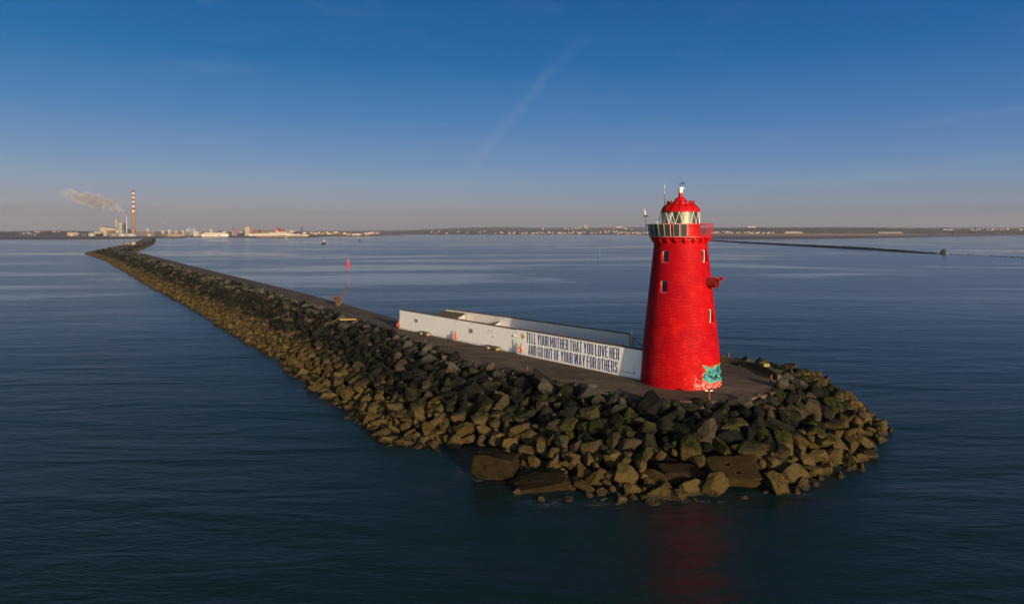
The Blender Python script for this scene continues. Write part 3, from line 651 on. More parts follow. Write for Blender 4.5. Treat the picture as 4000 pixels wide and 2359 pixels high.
def coping(a, b_, z, wid, nrm, over, th, seed):
    rng = np.random.default_rng(seed); s = MB(); L = (b_ - a).length; u = (b_ - a) / L; k = max(2, int(L / 1.4)); x = 0.0
    for i in range(k):
        x1 = L * (i + 1) / k - .012; dz = rng.uniform(-.012, .018)
        s.obox(a + u * x + nrm * (-over) + Vector((0, 0, z + dz * .3)), u * (x1 - x), nrm * (wid + 2 * over), Vector((0, 0, th + dz))); x = L * (i + 1) / k
    return s
coping(W(-1.6, 0, 0), W(STEP, 0, 0), 7.05, .62, -UF, .012, .07, 1).build('coping', COP, fw, world=True)
coping(W(STEP, -.03, 0), W(49, -.03, 0), 6.97, .62, -UF, .012, .07, 2).build('coping', COP, fw, world=True)
# lettering: each letter drawn in a 1-high box, butted pieces, no overlaps
def bez(c, rx, ry, a0, a1, n=7): return [(c[0] + rx * math.cos(R(a0 + (a1 - a0) * i / n)), c[1] + ry * math.sin(R(a0 + (a1 - a0) * i / n))) for i in range(n + 1)]
def ribbon(outer, inner, closed=False):
    k = len(outer); return [[outer[i], outer[(i + 1) % k], inner[(i + 1) % k], inner[i]] for i in range(k if closed else k - 1)]
def q(x0, x1, y0, y1): return [(x0, y0), (x1, y0), (x1, y1), (x0, y1)]
def glyph(ch):
    w_, s_, h_ = .310, .112, .088; rx, ry = w_ / 2, .17; cx = w_ / 2
    top = lambda rx, ry, in_: bez((cx, 1 - .17), rx - in_[0], ry - in_[1], 180, 0)
    if ch == 'T': return w_ * .95, [q(0, w_ * .95, 1 - h_, 1), q(w_ * .475 - s_ / 2, w_ * .475 + s_ / 2, 0, 1 - h_)]
    if ch in 'EFL':
        p = [q(0, s_, 0, 1)]; w2 = w_ * .86
        if ch != 'L': p += [q(s_, w2, 1 - h_, 1), q(s_, w2 * .92, .47, .47 + h_)]
        if ch != 'F': p += [q(s_, w2, 0, h_)]
        return w2, p
    if ch == 'H': return w_, [q(0, s_, 0, 1), q(w_ - s_, w_, 0, 1), q(s_, w_ - s_, .46, .46 + h_)]
    if ch == 'O':
        o = bez((cx, .83), rx, .17, 180, 0) + bez((cx, .17), rx, .17, 0, -180); i = bez((cx, .83), rx - s_, .17 - h_, 180, 0) + bez((cx, .17), rx - s_, .17 - h_, 0, -180)
        return w_, ribbon(o, i, True)
    if ch == 'U':
        o = [(0, 1)] + bez((cx, .17), rx, .17, 180, 360) + [(w_, 1)]; i = [(s_, 1)] + bez((cx, .17), rx - s_, .17 - h_, 180, 360) + [(w_ - s_, 1)]
        return w_, ribbon(o, i)
    if ch == 'G':
        o = [(w_, .66)] + bez((cx, .83), rx, .17, 0, 180) + bez((cx, .17), rx, .17, 180, 360) + [(w_, .40)]; i = [(w_ - s_, .66)] + bez((cx, .83), rx - s_, .17 - h_, 0, 180) + bez((cx, .17), rx - s_, .17 - h_, 180, 360) + [(w_ - s_, .40)]
        return w_, ribbon(o, i) + [q(w_ * .5, w_, .40, .40 + h_)]
    if ch == 'S':
        o1 = [(w_, .70)] + bez((cx, .83), rx, .17, 0, 180) + [(0, .72), (.012, .64), (w_ - s_ - .012, .36), (w_ - s_, .28)] + bez((cx, .17), rx - s_, .17 - h_, 360, 180) + [(s_, .30)]
        i1 = [(w_ - s_, .70)] + bez((cx, .83), rx - s_, .17 - h_, 0, 180) + [(s_, .74), (s_ + .016, .68), (w_ - .010, .40), (w_, .30)] + bez((cx, .17), rx, .17, 360, 180) + [(0, .30)]
        return w_, ribbon(o1, i1)
    if ch == 'D':
        o = [(s_, 1)] + bez((w_ - .15, .83), .15, .17, 90, 0) + bez((w_ - .15, .17), .15, .17, 0, -90) + [(s_, 0)]; i = [(s_, 1 - h_)] + bez((w_ - .15, .83), .15 - s_, .17 - h_, 90, 0) + bez((w_ - .15, .17), .15 - s_, .17 - h_, 0, -90) + [(s_, h_)]
        return w_, [q(0, s_, 0, 1)] + ribbon(o, i)
    if ch == 'R':
        o = [(s_, 1)] + bez((w_ - .14, .86), .14, .14, 90, 0) + bez((w_ - .14, .58), .14, .14, 0, -90) + [(s_, .44)]; i = [(s_, 1 - h_)] + bez((w_ - .14, .86), .14 - s_, .14 - h_, 90, 0) + bez((w_ - .14, .58), .14 - s_, .14 - h_, 0, -90) + [(s_, .44 + h_)]
        return w_, [q(0, s_, 0, 1)] + ribbon(o, i) + [[(w_ - s_ - .01, 0), (w_ + .005, 0), (w_ - .03, .44), (w_ - .125, .44)]]
    if ch == 'N': return w_ * 1.03, [q(0, s_, 0, 1), q(w_ * 1.03 - s_, w_ * 1.03, 0, 1), [(s_, .70), (w_ * 1.03 - s_, 0), (w_ * 1.03 - s_, .30), (s_, 1)]]
    if ch == 'M':
        w2 = .43; c = w2 / 2; return w2, [q(0, s_, 0, 1), q(w2 - s_, w2, 0, 1), [(s_, .66), (c, .08), (c, .44), (s_, 1)], [(c, .08), (w2 - s_, .66), (w2 - s_, 1), (c, .44)]]
    if ch in 'AV':
        w2 = w_ * 1.08; c = w2 / 2; A = [[(0, 0), (s_, 0), (c, .78), (c, 1), (c - s_ * .52, 1)], [(w2 - s_, 0), (w2, 0), (c + s_ * .52, 1), (c, 1), (c, .78)]]
        if ch == 'V': return w2, [[(x, 1 - y) for x, y in p][::-1] for p in A]
        k0, k1 = .20 / .78, .285 / .78; f = lambda k: s_ + (c - s_) * k
        return w2, A + [[(f(k0), .20), (w2 - f(k0), .20), (w2 - f(k1), .285), (f(k1), .285)]]
    if ch == 'Y':
        w2 = w_ * 1.05; c = w2 / 2; return w2, [[(c - s_ / 2, .0), (c + s_ / 2, .0), (c + s_ / 2, .42), (c, .52), (c - s_ / 2, .42)], [(c - s_ / 2, .42), (c, .52), (c, .62), (s_, 1), (0, 1)], [(c, .52), (c + s_ / 2, .42), (w2, 1), (w2 - s_, 1), (c, .62)]]
    if ch == 'W':
        w2 = .46; c = w2 / 2; e = w2 / 4
        return w2, [[(e - s_ * .52, 0), (e, 0), (e, .30), (s_, 1), (0, 1)], [(e, 0), (e + s_ * .52, 0), (c, .62), (c, 1), (c - s_ * .45, 1), (e, .30)],
                    [(w2 - e + s_ * .52, 0), (w2, 1), (w2 - s_, 1), (w2 - e, .30), (w2 - e, 0)], [(w2 - e, 0), (w2 - e, .30), (c + s_ * .45, 1), (c, 1), (c, .62), (w2 - e - s_ * .52, 0)]]
BLUE = mat('navy_letter_paint', (.005, .027, .150), .6, .15, 6, spec=.2)
def line(txt, wl, wr, z0, z1, name):
    gap, sp = .055, .175; x = 0; polys = []
    for ch in txt:
        if ch == ' ': x += sp - gap; continue
        w_, ps = glyph(ch); polys += [[(x + a, b_) for a, b_ in p] for p in ps]; x += w_ + gap
    tot = x - gap; s = MB()
    for p in polys:
        vs = [W(wl + (wr - wl) * a / tot, .006, z0 + (z1 - z0) * b_) for a, b_ in p]
        # fan around the middle of simple convex pieces keeps every face clean
        s.add(vs, [tuple(range(len(vs)))])
    return s.build(name, BLUE, fw, world=True)
line('TELL YOUR MOTHER THAT YOU LOVE HER', w_at(2056.7), w_at(2419.4), ZP + 1.63, ZP + 2.88, 'lettering')
line('AND GO OUT OF YOUR WAY FOR OTHERS', w_at(2063.4), w_at(2412.7), ZP + .20, ZP + 1.44, 'lettering')
cu = bpy.data.curves.new('sig', 'FONT'); cu.body = '— Fontaines D.C.'; cu.size = 1.0; tmp = bpy.data.objects.new('sig', cu); C.objects.link(tmp); bpy.context.view_layer.update()
sm = bpy.data.meshes.new_from_object(tmp.evaluated_get(bpy.context.evaluated_depsgraph_get())); bpy.data.objects.remove(tmp)
x1 = max(v.co.x for v in sm.vertices); wl, wr = w_at(2419), w_at(2486); s = MB()
s.add([W(wl + (wr - wl) * v.co.x / x1, .006, ZP + .42 + .36 * v.co.y) for v in sm.vertices], [tuple(p.vertices) for p in sm.polygons])
s.build('signature', mat('grey_letter_paint', (.03, .03, .045), .5, .1, 5), fw, world=True)
s = MB(); wv = w_at(2476.5); s.add([W(wv, .006, ZP + .52), W(wv - .06, .006, ZP + .52), W(wv - .045, .006, ZP + 1.5), W(wv - .015, .006, ZP + 1.5)], [(0, 1, 2, 3)]); s.build('painted_spire', mat('ochre_paint', (.12, .10, .06), .6, .2, 5), fw, world=True)

B0, B1 = Vector((14.2, 82.1, 0)), Vector((-10.6, 109.0, 0)); BU = (B1 - B0).normalized(); BNm = Vector((BU.y, -BU.x, 0))
if BNm.dot(UF) > 0: BNm = -BNm
bw = thing('rear_wall', (1.8, 95.5, ZP), 'white rear enclosure wall facing the water behind the lettered wall', 'wall')
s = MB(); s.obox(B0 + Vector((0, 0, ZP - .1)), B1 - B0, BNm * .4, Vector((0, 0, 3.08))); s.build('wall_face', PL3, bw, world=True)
coping(B0, B1, 6.98, .4, BNm, .03, .10, 3).build('coping', COP, bw, world=True)
x0, x1_ = W(27.3, -.5, 0), B0 + BU * ((B1 - B0).length * .645); cwd = thing('cross_wall', (tuple((x0 + x1_) / 2)[0], tuple((x0 + x1_) / 2)[1], ZP), 'low white cross wall between the lettered wall and the rear wall', 'wall')
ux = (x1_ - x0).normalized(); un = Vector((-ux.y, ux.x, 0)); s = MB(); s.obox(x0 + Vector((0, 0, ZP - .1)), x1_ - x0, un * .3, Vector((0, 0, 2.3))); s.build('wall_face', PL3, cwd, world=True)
coping(x0, x1_, 6.2, .3, un, .02, .08, 4).build('coping', COP, cwd, world=True)
store = thing('store_room', (-9.3, 103, ZP), 'flat roofed store room tucked inside the far end of the white enclosure', 'building')
quad = [(-8.4, 97.4), (-7.2, 104.9), (-10.7, 108.7), (-12.4, 102.0)]
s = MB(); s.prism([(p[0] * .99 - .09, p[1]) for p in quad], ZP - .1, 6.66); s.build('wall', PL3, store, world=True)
s = MB(); s.prism(quad, 6.66, 6.80); s.build('roof', COP, store, world=True)
# kerb round the head
s = MB(); pts = list(range(-13, 100, 3))
for a in pts[:-1]:
    i0, o0, i1, o1 = (Vector((PC.x + rr * math.cos(R(k)), PC.y + rr * math.sin(R(k)), ZP - .05)) for k in (a, a + 3) for rr in (PR - .40, PR + .02))
    s.add([i0, o0, o1, i1] + [p + Vector((0, 0, .62)) for p in (i0, o0, o1, i1)], [(0, 1, 5, 4), (1, 2, 6, 5), (2, 3, 7, 6), (3, 0, 4, 7), (4, 5, 6, 7)])
s.build('parapet', mat('kerb_concrete', (.070, .052, .028), .9, .35, 1.2, bump=.6)); tag(bpy.data.objects['parapet'], 'low curved concrete parapet round the water side of the lighthouse platform', 'parapet')
# wire fence panel between rear wall and tower
fc = thing('wire_fence', (14.3, 82.0, ZP), 'dark wire mesh fence panel with a diagonal brace between rear wall and lighthouse', 'fence')
FD = -BU; GAL = mat('dark_galvanised', (.07, .075, .08), .45, .2, 4, metal=.4); PST = mat('gate_pier', (.20, .18, .15), .85, .3, 2)
s = MB(); s.box(-.19, .19, -.19, .19, -.05, 3.15); s.build('post', PST, fc, bevel=.02)
s = MB(); f0 = FD * .35
s.tube(f0, f0 + Vector((0, 0, 2.75)), .035, n=6); s.tube(f0 + Vector((0, 0, 2.7)), FD * 4.6 + Vector((0, 0, 2.7)), .03, n=6); s.tube(f0 + Vector((0, 0, .2)), FD * 4.6 + Vector((0, 0, .2)), .03, n=6); s.tube(FD * 4.6, FD * 4.6 + Vector((0, 0, 2.75)), .035, n=6); s.build('rail', GAL, fc)
s = MB(); s.tube(f0 + Vector((0, 0, 2.65)), FD * 3.4 + Vector((0, 0, .4)), .035, n=6); s.build('brace', GAL, fc)
s = MB()
for k in range(36): p = f0 + FD * (.12 * k); s.tube(p + Vector((0, 0, .2)), p + Vector((0, 0, 2.7)), .007, n=4)
for k in range(14): s.tube(f0 + Vector((0, 0, .3 + .18 * k)), FD * 4.6 + Vector((0, 0, .3 + .18 * k)), .006, n=4)
s.build('mesh', GAL, fc)
s = MB(); s.tube((0, 0, 3.15), (0, 0, 3.22), .10, .10, n=12); s.tube((0, 0, 3.22), (0, 0, 3.34), .12, .05, n=12); s.build('lamp', WHITE, fc, smooth=40)

# ------------------------------------------------------------------ things on and in front of the wall
ORG = mat('lifebuoy_orange', (.62, .062, .012), .5, .15, 4); WBAND = mat('white_band', (.75, .72, .68), .5, .1, 4); TIM = mat('post_timber', (.30, .16, .05), .8, .3, 3)
wz = math.atan2(WA.y, WA.x)
for (px, where) in ((1565.6, 'at the far end of the white wall'), (1787, 'on the bare wall between the two notices'), (2042.8, 'beside the first blue letters of the wall')):
    p = W(w_at(px), .32); st = thing('lifebuoy_post', tuple(p), 'wooden post holding a lifebuoy ' + where, 'post', 'lifebuoy posts along the wall', rz=wz)
    MB().box(-.05, .05, -.05, .05, 0, 1.55).build('post', TIM, st, bevel=.008)
    MB().box(-.06, .06, .05, .085, .35, 1.10).build('backing_board', ORG, st)
    MB().box(-.03, .03, .05, .13, 1.12, 1.20).build('hook', DARKM, st)
    o = MB().torus((0, 0, 0), (0, 1, 0), .31, .075, 28, 10).build('lifebuoy', ORG, smooth=80)
    o.location = p + Vector((0, 0, .70)) + UF * .16; o.rotation_euler = (0, 0, wz); tag(o, 'orange ring lifebuoy on its post ' + where, 'lifebuoy', 'ring lifebuoys along the wall')
    for k in range(4):
        a = R(45 + 90 * k); bnd = MB().torus((.31 * math.cos(a), 0, .31 * math.sin(a)), (-math.sin(a), 0, math.cos(a)), .070, .012, 14, 5); bnd.build('band', WBAND, o, smooth=60)
BLK = mat('bench_block', (.26, .20, .10), .85, .25, 3, bump=.4); PLK = mat('bench_plank', (.075, .065, .055), .7, .3, 3)
for (pa, pb, lab) in ((1656, 1680, 'low dark bench on pale blocks under the far notice'), (1917.8, 1952, 'low dark bench on pale blocks close to the first letters, longer of the two')):
    wa, wb = w_at(pa), w_at(pb); o = W((wa + wb) / 2, .42); L = abs(wa - wb); bb = thing('bench', tuple(o), lab, 'bench', 'benches against the white wall', rz=wz)
    for sg in (-1, 1): MB().box(sg * L / 2 - .17, sg * L / 2 + .17, -.24, .24, 0, .40).build('leg', BLK, bb, bevel=.03)
    MB().box(-L / 2 - .5, L / 2 + .45, -.22, .22, .40, .47).build('seat', PLK, bb, bevel=.01)
def plate(px, z0, z1, wid, m, name, lab, cat, grp=None, bars=None):
    o = W(w_at(px), .02, z0); s = MB(); s.box(-wid / 2, wid / 2, -.012, .012, 0, z1 - z0); ob = s.build(name, m, bevel=.004); ob.location = o; ob.rotation_euler = (0, 0, wz); tag(ob, lab, cat, grp)
    if bars:
        b2 = MB()
        for k in range(6): b2.box(-wid / 2 + .07, wid / 2 - (.07 if k % 2 else .2), .013, .016, .1 + k * (z1 - z0 - .2) / 6, .145 + k * (z1 - z0 - .2) / 6)
        b2.build('print', bars, ob)
    return ob
NOTE = mat('notice_board', (.42, .40, .45), .5, .1, 4); NP = mat('notice_print', (.10, .10, .16), .6, .1, 4)
plate(1626.8, ZP + 1.5, ZP + 2.1, .85, NOTE, 'notice', 'small grey notice on the wall above the far bench', 'sign', 'grey wall notices', NP)
plate(1840.8, ZP + 1.5, ZP + 2.1, .85, NOTE, 'notice', 'small grey notice midway along the white wall past the middle lifebuoy', 'sign', 'grey wall notices', NP)
o = W(w_at(2044), .03, ZP + 2.34); s = MB(); s.v = [(x, y, z_) for y in (-.012, .012) for x, z_ in ((-.40, 0), (0, -.40), (.40, 0), (0, .40))]; s.f = [(0, 1, 2, 3), (7, 6, 5, 4), (0, 4, 5, 1), (1, 5, 6, 2), (2, 6, 7, 3), (3, 7, 4, 0)]; s.mi = [0] * 6
dm = s.build('diamond_sign', mat('sign_yellow', (.62, .42, .015), .5, .1, 4), bevel=.003); dm.location = o; dm.rotation_euler = (0, 0, wz); tag(dm, 'yellow diamond warning sign on the wall before the blue letters', 'sign')
# a black mark: a small falling figure reduced to its simple silhouette
s = MB(); s.add([(-.06, .0145, -.16), (.02, .0145, -.20), (.06, .0145, -.06), (-.03, .0145, -.02)], [(0, 1, 2, 3)]); s.build('symbol', DARKM, dm)
for dx, dz, r_ in ((0, 0, .10), (.35, .03, .06), (.75, -.02, .11)):
    pass
p = W(w_at(2008), .05); s = MB(); s.tube((0, 0, 0), (0, 0, 1.75), .035, n=8); pp = s.build('drain_pipe', mat('pipe_ochre', (.36, .28, .12), .7, .3, 3), smooth=50); pp.location = p; tag(pp, 'thin ochre vertical pipe on the wall where the white surface steps', 'pipe')
p = W(w_at(2013), .0, ZP + 2.25); s = MB(); s.tube((0, 0, 0), UF * .10, .10, .13, n=14); s.tube(UF * .10, UF * .2, .12, .05, n=14); pp = s.build('bulkhead_lamp', WBAND, smooth=50); pp.location = p; tag(pp, 'small white bulkhead lamp above the ochre pipe', 'lamp')
for px, zz_, sx_, sz_, lab in ((1913, 2.35, .45, .2, 'small white fixing plate, larger of two, under the coping past the middle notice'), (1926, 2.30, .2, .32, 'narrow white fixing plate beside the larger plate past the middle notice'), (1929, 1.55, .22, .26, 'white fixing plate below the pair past the middle notice')):
    plate(px, ZP + zz_ - sz_ / 2, ZP + zz_ + sz_ / 2, sx_, WBAND, 'fixing_plate', lab, 'plate', 'white fixing plates')

# mooring posts round the edge
PT = mat('post_rust', (.105, .048, .022), .85, .35, 5, bump=.5)
for (x, y), hgt, lab, cross in ((on_plane(1661, 1353, ZP), 1.0, 'rusty post at the rock edge facing the far bench', 0), (on_plane(2059, 1465, ZP), 1.0, 'rusty post at the rock edge facing the yellow diamond sign', 0),
        (on_plane(2769.6, 1560, ZP), .95, 'rusty post with a pale crossbar at the seaward edge before the lighthouse', 1), (on_plane(2846, 1413, ZP), 1.1, 'tall rusty post against the parapet behind the lighthouse', 0), (on_plane(3012, 1496, ZP), .85, 'stubby rusty post where the parapet meets the rocks', 0)):
    o = thing('mooring_post', (x, y, ZP), lab, 'post', 'rusty posts round the deck edge')
    s = MB(); s.lathe([(.14, 0), (.115, .03), (.11, hgt - .12), (.135, hgt - .10), (.135, hgt - .02), (.09, hgt), (.0, hgt)], n=14); s.build('shaft', PT, o, smooth=40)
    if cross: MB().box(-.34, .34, -.035, .035, hgt - .19, hgt - .10).build('crossbar', GUANO, o, bevel=.01)
# hand crane
hc = thing('hand_crane', (-36.2, 142.3, ZP), 'old rusty hand crane with spoked gear wheel and raised jib on the pier edge', 'crane')
CR = mat('crane_rust', (.075, .042, .018), .85, .4, 4, bump=.5); CR2 = mat('crane_jib_ochre', (.11, .065, .025), .8, .3, 4)
s = MB()
for y in (-.38, .30):
    s.v += [(x, yy, z_) for yy in (y, y + .08) for x, z_ in ((-.45, 0), (.35, 0), (.25, 1.95), (-.75, 1.85), (-.8, 1.4), (-.45, .9))]; o0 = len(s.v) - 12
    s.f += [tuple(o0 + i for i in range(6)), tuple(o0 + 11 - i for i in range(6))] + [(o0 + i, o0 + (i + 1) % 6, o0 + (i + 1) % 6 + 6, o0 + i + 6) for i in range(6)]; s.mi += [0] * 8
s.tube((-.45, -.38, 1.5), (-.45, .38, 1.5), .16, n=12); s.tube((0, -.38, 1.2), (0, .38, 1.2), .14, n=12); s.tube((0, 0, 0), (0, 0, .5), .5, .42, n=16)
s.build('frame', CR, hc, smooth=40)
s = MB(); s.torus((-.72, -.52, 1.75), (0, 1, 0), .52, .055, 28, 6)
for k in range(6): a = R(60 * k); s.tube((-.72, -.52, 1.75), (-.72 + .5 * math.cos(a), -.52, 1.75 + .5 * math.sin(a)), .03, n=6)
s.tube((-.72, -.6, 1.75), (-.72, -.3, 1.75), .08, n=8); s.build('gear_wheel', CR, hc, smooth=50)
s = MB(); s.tube((.35, 0, .25), (1.75, .1, 3.75), .13, .09, n=10); s.build('jib', CR2, hc, smooth=50)
s = MB(); s.tube((1.62, .1, 3.55), (1.9, .1, 3.8), .14, .14, n=12); s.torus((1.8, .1, 3.72), (0, 1, 0), .14, .045, 14, 6); s.build('sheave', CR, hc, smooth=50)
s = MB(); s.tube((1.75, .1, 3.75), (-.4, 0, 1.9), .02, n=5); s.tube((.7, .05, 2.9), (1.0, .08, 3.2), .06, n=6); s.build('stay', CR, hc)
x, y = on_plane(1360, 1251, ZP); s = MB(); s.box(-1.45, 1.45, -.14, .14, 0, .26); tb = s.build('timber_beam', mat('old_timber', (.24, .17, .05), .85, .3, 3, bump=.5), bevel=.02); tb.location = (x, y, ZP + .02); tb.rotation_euler = (0, 0, R(12)); tag(tb, 'yellowed timber beam lying at the rock edge near the hand crane', 'beam')
s = MB(); s.box(-.6, .6, -.35, .35, 0, .3); tb = s.build('stone_kerb', mat('kerb_yellow', (.22, .18, .05), .85, .3, 3), bevel=.03); tb.location = (PC.x + 11.25 * math.cos(R(12)), PC.y + 11.25 * math.sin(R(12)), ZP + .571); tb.rotation_euler = (0, 0, R(100)); tag(tb, 'short lichen-yellow block on the parapet near the rocks', 'block')
# ------------------------------------------------------------------ shores, flats and hills (setting)
def sheet(name, front, back_d, z, m, zback=None):
    """land: front line given where the water meets it, running back to a far line"""
    fr = [on_plane(px, py, 0.0) for px, py in front]; s = MB(); k = len(fr)
    ks = [0.0, .15, .4, 1.0]; zb = z if zback is None else zback
    for f in ks:
        for (x, y) in fr: u = x / y; yy = y + (back_d - y) * f; s.v.append((u * yy, yy, (z if f else -.3) if f < .1 else z + (zb - z) * f))
    for j in range(3): s.f += [(j * k + i, j * k + i + 1, (j + 1) * k + i + 1, (j + 1) * k + i) for i in range(k - 1)]
    # a low bank at the front edge
    o = len(s.v); s.v += [(x / y * (y + 6), y + 6, z) for x, y in fr]; s.f += [(i, i + 1, o + i + 1, o + i) for i in range(k - 1)]
    for i, (x, y) in enumerate(fr): s.v[k * 0 + i] = (x, y, -.3)
    s.mi = [0] * len(s.f); return tag(s.build(name, m), kind='structure')
MUD = mat('tidal_mud', (.055, .045, .042), .6, .25, .01); SAND = mat('dune_grass', (.250, .130, .045), .9, .4, .02); QUAY = mat('quay_ground', (.085, .060, .045), .9, .35, .03); LANDM = mat('shore_land', (.050, .045, .038), .9, .4, .012)
sheet('mud_flat', [(-700, 940), (0, 937), (210, 937), (400, 936), (480, 934.5), (578, 931.5), (720, 931)], 4200, .7, MUD, 2.0)
sheet('shore', [(250, 931), (330, 931), (420, 928), (580, 925.5), (700, 926), (820, 925)], 4500, 2.0, QUAY, 4.0)
sheet('quay', [(690, 928), (800, 926.5), (960, 929.2), (1010, 930.0), (1206, 929.2), (1240, 926.5), (1300, 924), (1480, 923.4), (1505, 921.0), (1569, 919.8)], 5600, 2.2, QUAY, 4.0)
sheet('shore', [(1400, 917), (1600, 916.6), (1900, 916.4), (2300, 916.6), (2540, 918)], 9000, 1.5, LANDM, 6.0)
sheet('mud_flat', [(2480, 918.5), (2540, 920), (2600, 923), (2680, 931), (2760, 936.5), (2900, 938), (3100, 936.6), (3400, 932), (3700, 925.5), (4000, 920.5), (4500, 918)], 6000, .6, MUD, 3.0)
sheet('dunes', [(2600, 917.5), (2700, 920), (2900, 921.5), (3100, 922), (3400, 921), (3700, 917), (4000, 915.5), (4500, 914)], 6200, 2.6, SAND, 24.0)
def interp(x, pts): return float(np.interp(x, [p[0] for p in pts], [p[1] for p in pts]))
HILLM = mat('far_hill', (.026, .030, .033), .95, .5, .006, spec=.02)
TOPS = [(-900, 898), (0, 903), (160, 901), (330, 905), (600, 906), (1000, 905), (1400, 902), (1560, 900), (1660, 897), (1750, 893), (1850, 890), (2000, 889), (2100, 891), (2250, 890), (2350, 889.5), (2450, 889), (2700, 890), (2760, 889.5), (3000, 888.5), (3100, 887.5), (3300, 888), (3500, 890), (3700, 889), (3900, 890), (4900, 887)]
def ridge(name, x0, x1, step, tops, d, depth, wob, m, seed):
    rng = np.random.default_rng(seed); xs = np.arange(x0, x1, step); s = MB(); ks = [(-.5, 0), (-.3, .45), (-.12, .8), (0, 1.0), (.3, .9), (1.0, .5)]
    ns = np.convolve(rng.normal(size=len(xs) + 8), np.ones(9) / 9, 'valid') * wob * 2.2 + rng.normal(size=len(xs)) * wob * .35
    for i, px in enumerate(xs):
        top = H - (interp(px, tops) + ns[i] - HZ) / F * d; u = (px - CX) / F
        for kd, kz in ks: dd = d + kd * depth; s.v.append((u * d if kd > -.4 else u * dd, dd, top * kz))
    kk = len(ks); s.f = [(i * kk + j, (i + 1) * kk + j, (i + 1) * kk + j + 1, i * kk + j + 1) for i in range(len(xs) - 1) for j in range(kk - 1)]; s.mi = [0] * len(s.f)
    return tag(s.build(name, m, smooth=60), kind='structure')
ridge('hills', -1500, 5600, 9, TOPS, 7600, 1800, .8, HILLM, 4)
ridge('hills', -1500, 1450, 9, [(-1500, 908), (0, 907), (160, 904), (300, 906), (380, 908), (480, 908), (1450, 909)], 5200, 1200, .5, HILLM, 5)
# woods on the far shores: one mass of crowns
WOODM = mat('woodland_green', (.009, .012, .013), .95, .5, .02, spec=.02)
def wood(name, spots, label, seed):
    rng = np.random.default_rng(seed); U, Fc = ICO[2]; V = []; FF = []
    for (x, y, z, r) in spots:
        q = U * (1 + .22 * np.sin(U @ rng.normal(size=3) * 5 + rng.uniform(0, 6)) + .12 * rng.normal(size=len(U)))[:, None] * np.array([r * rng.uniform(.9, 1.5), r, r * rng.uniform(.8, 1.2)]); FF.append(Fc + len(V) * len(U)); V.append(q + (x, y, z))
    V = np.concatenate(V); FF = np.concatenate(FF); me = bpy.data.meshes.new(name); me.from_pydata(V.tolist(), [], FF.tolist()); me.update(); me.materials.append(WOODM)
    o = bpy.data.objects.new(name, me); C.objects.link(o); return tag(o, label, 'woodland', kind='stuff')
rng = np.random.default_rng(77); sp = []
WT = [(2720, 890), (2900, 889), (3000, 888), (3150, 889), (3300, 887), (3380, 890), (3400, 887), (3500, 890), (3650, 892), (3760, 893), (3900, 895), (4100, 893)]
for px in np.arange(2700, 4150, 3.2):
    d = rng.uniform(4700, 5300); top = H - (interp(px, WT) - HZ) / F * d; r = rng.uniform(4.5, 8.5)
    for k in range(4): z_ = 11 + (top - 11 - r) * (k + rng.uniform(0, 1)) / 4; sp.append(((px + rng.uniform(-3, 3) - CX) / F * d, d - 60 + 40 * k, max(z_, 2), r * (1.2 - .1 * k)))
wood('woodland', sp, 'dark band of trees along the far shore to the side of the lighthouse', 3)
sp = []
for px in np.concatenate([np.arange(-80, 60, 5), np.arange(140, 330, 4.5), np.arange(1540, 1780, 5.5), np.arange(1780, 2560, 5.0)]):
    d = rng.uniform(5700, 6000) if px > 1000 else rng.uniform(3600, 4200); top = H - ((901 if px > 1000 else (905 if px > 140 else 908)) + rng.uniform(-2, 4) - HZ) / F * d; r = rng.uniform(5, 9)
    for k in range(2): sp.append(((px + rng.uniform(-3, 3) - CX) / F * d, d + 30 * k, max(3, (top - r) * (k + .6) / 1.6), r))
wood('woodland', sp, 'scattered dark trees among the buildings of the opposite shore', 4)

# ------------------------------------------------------------------ far buildings and port
CW = mat('cream_cladding', (.30, .24, .17), .7, .12, .1); WH = mat('white_render', (.34, .30, .245), .7, .12, .2); GRYB = mat('grey_cladding', (.20, .19, .18), .7, .2, .1); BRN = mat('brown_cladding', (.115, .085, .070), .8, .2, .1); RDB = mat('red_brick_far', (.17, .055, .040), .85, .25, .2); PINK = mat('pink_render', (.30, .19, .14), .8, .15, .2); SLATE = mat('slate_roof', (.07, .06, .06), .8, .3, .3); TANK = mat('tank_grey', (.27, .25, .23), .5, .15, .1); DKG = mat('dark_green_steel', (.045, .055, .05), .6, .2, .2); PALE = mat('pale_steel', (.42, .46, .46), .5, .15, .3); DRED = mat('crane_red', (.22, .04, .035), .6, .2, .3); DKB = mat('dark_blue_hull', (.018, .024, .05), .5, .2, .3)
WINB = mat('dark_windows', (.03, .035, .045), .2, .2, .4)
def X(px, d): return (px - CX) / F * d
def Z(py, d): return H - (py - HZ) / F * d
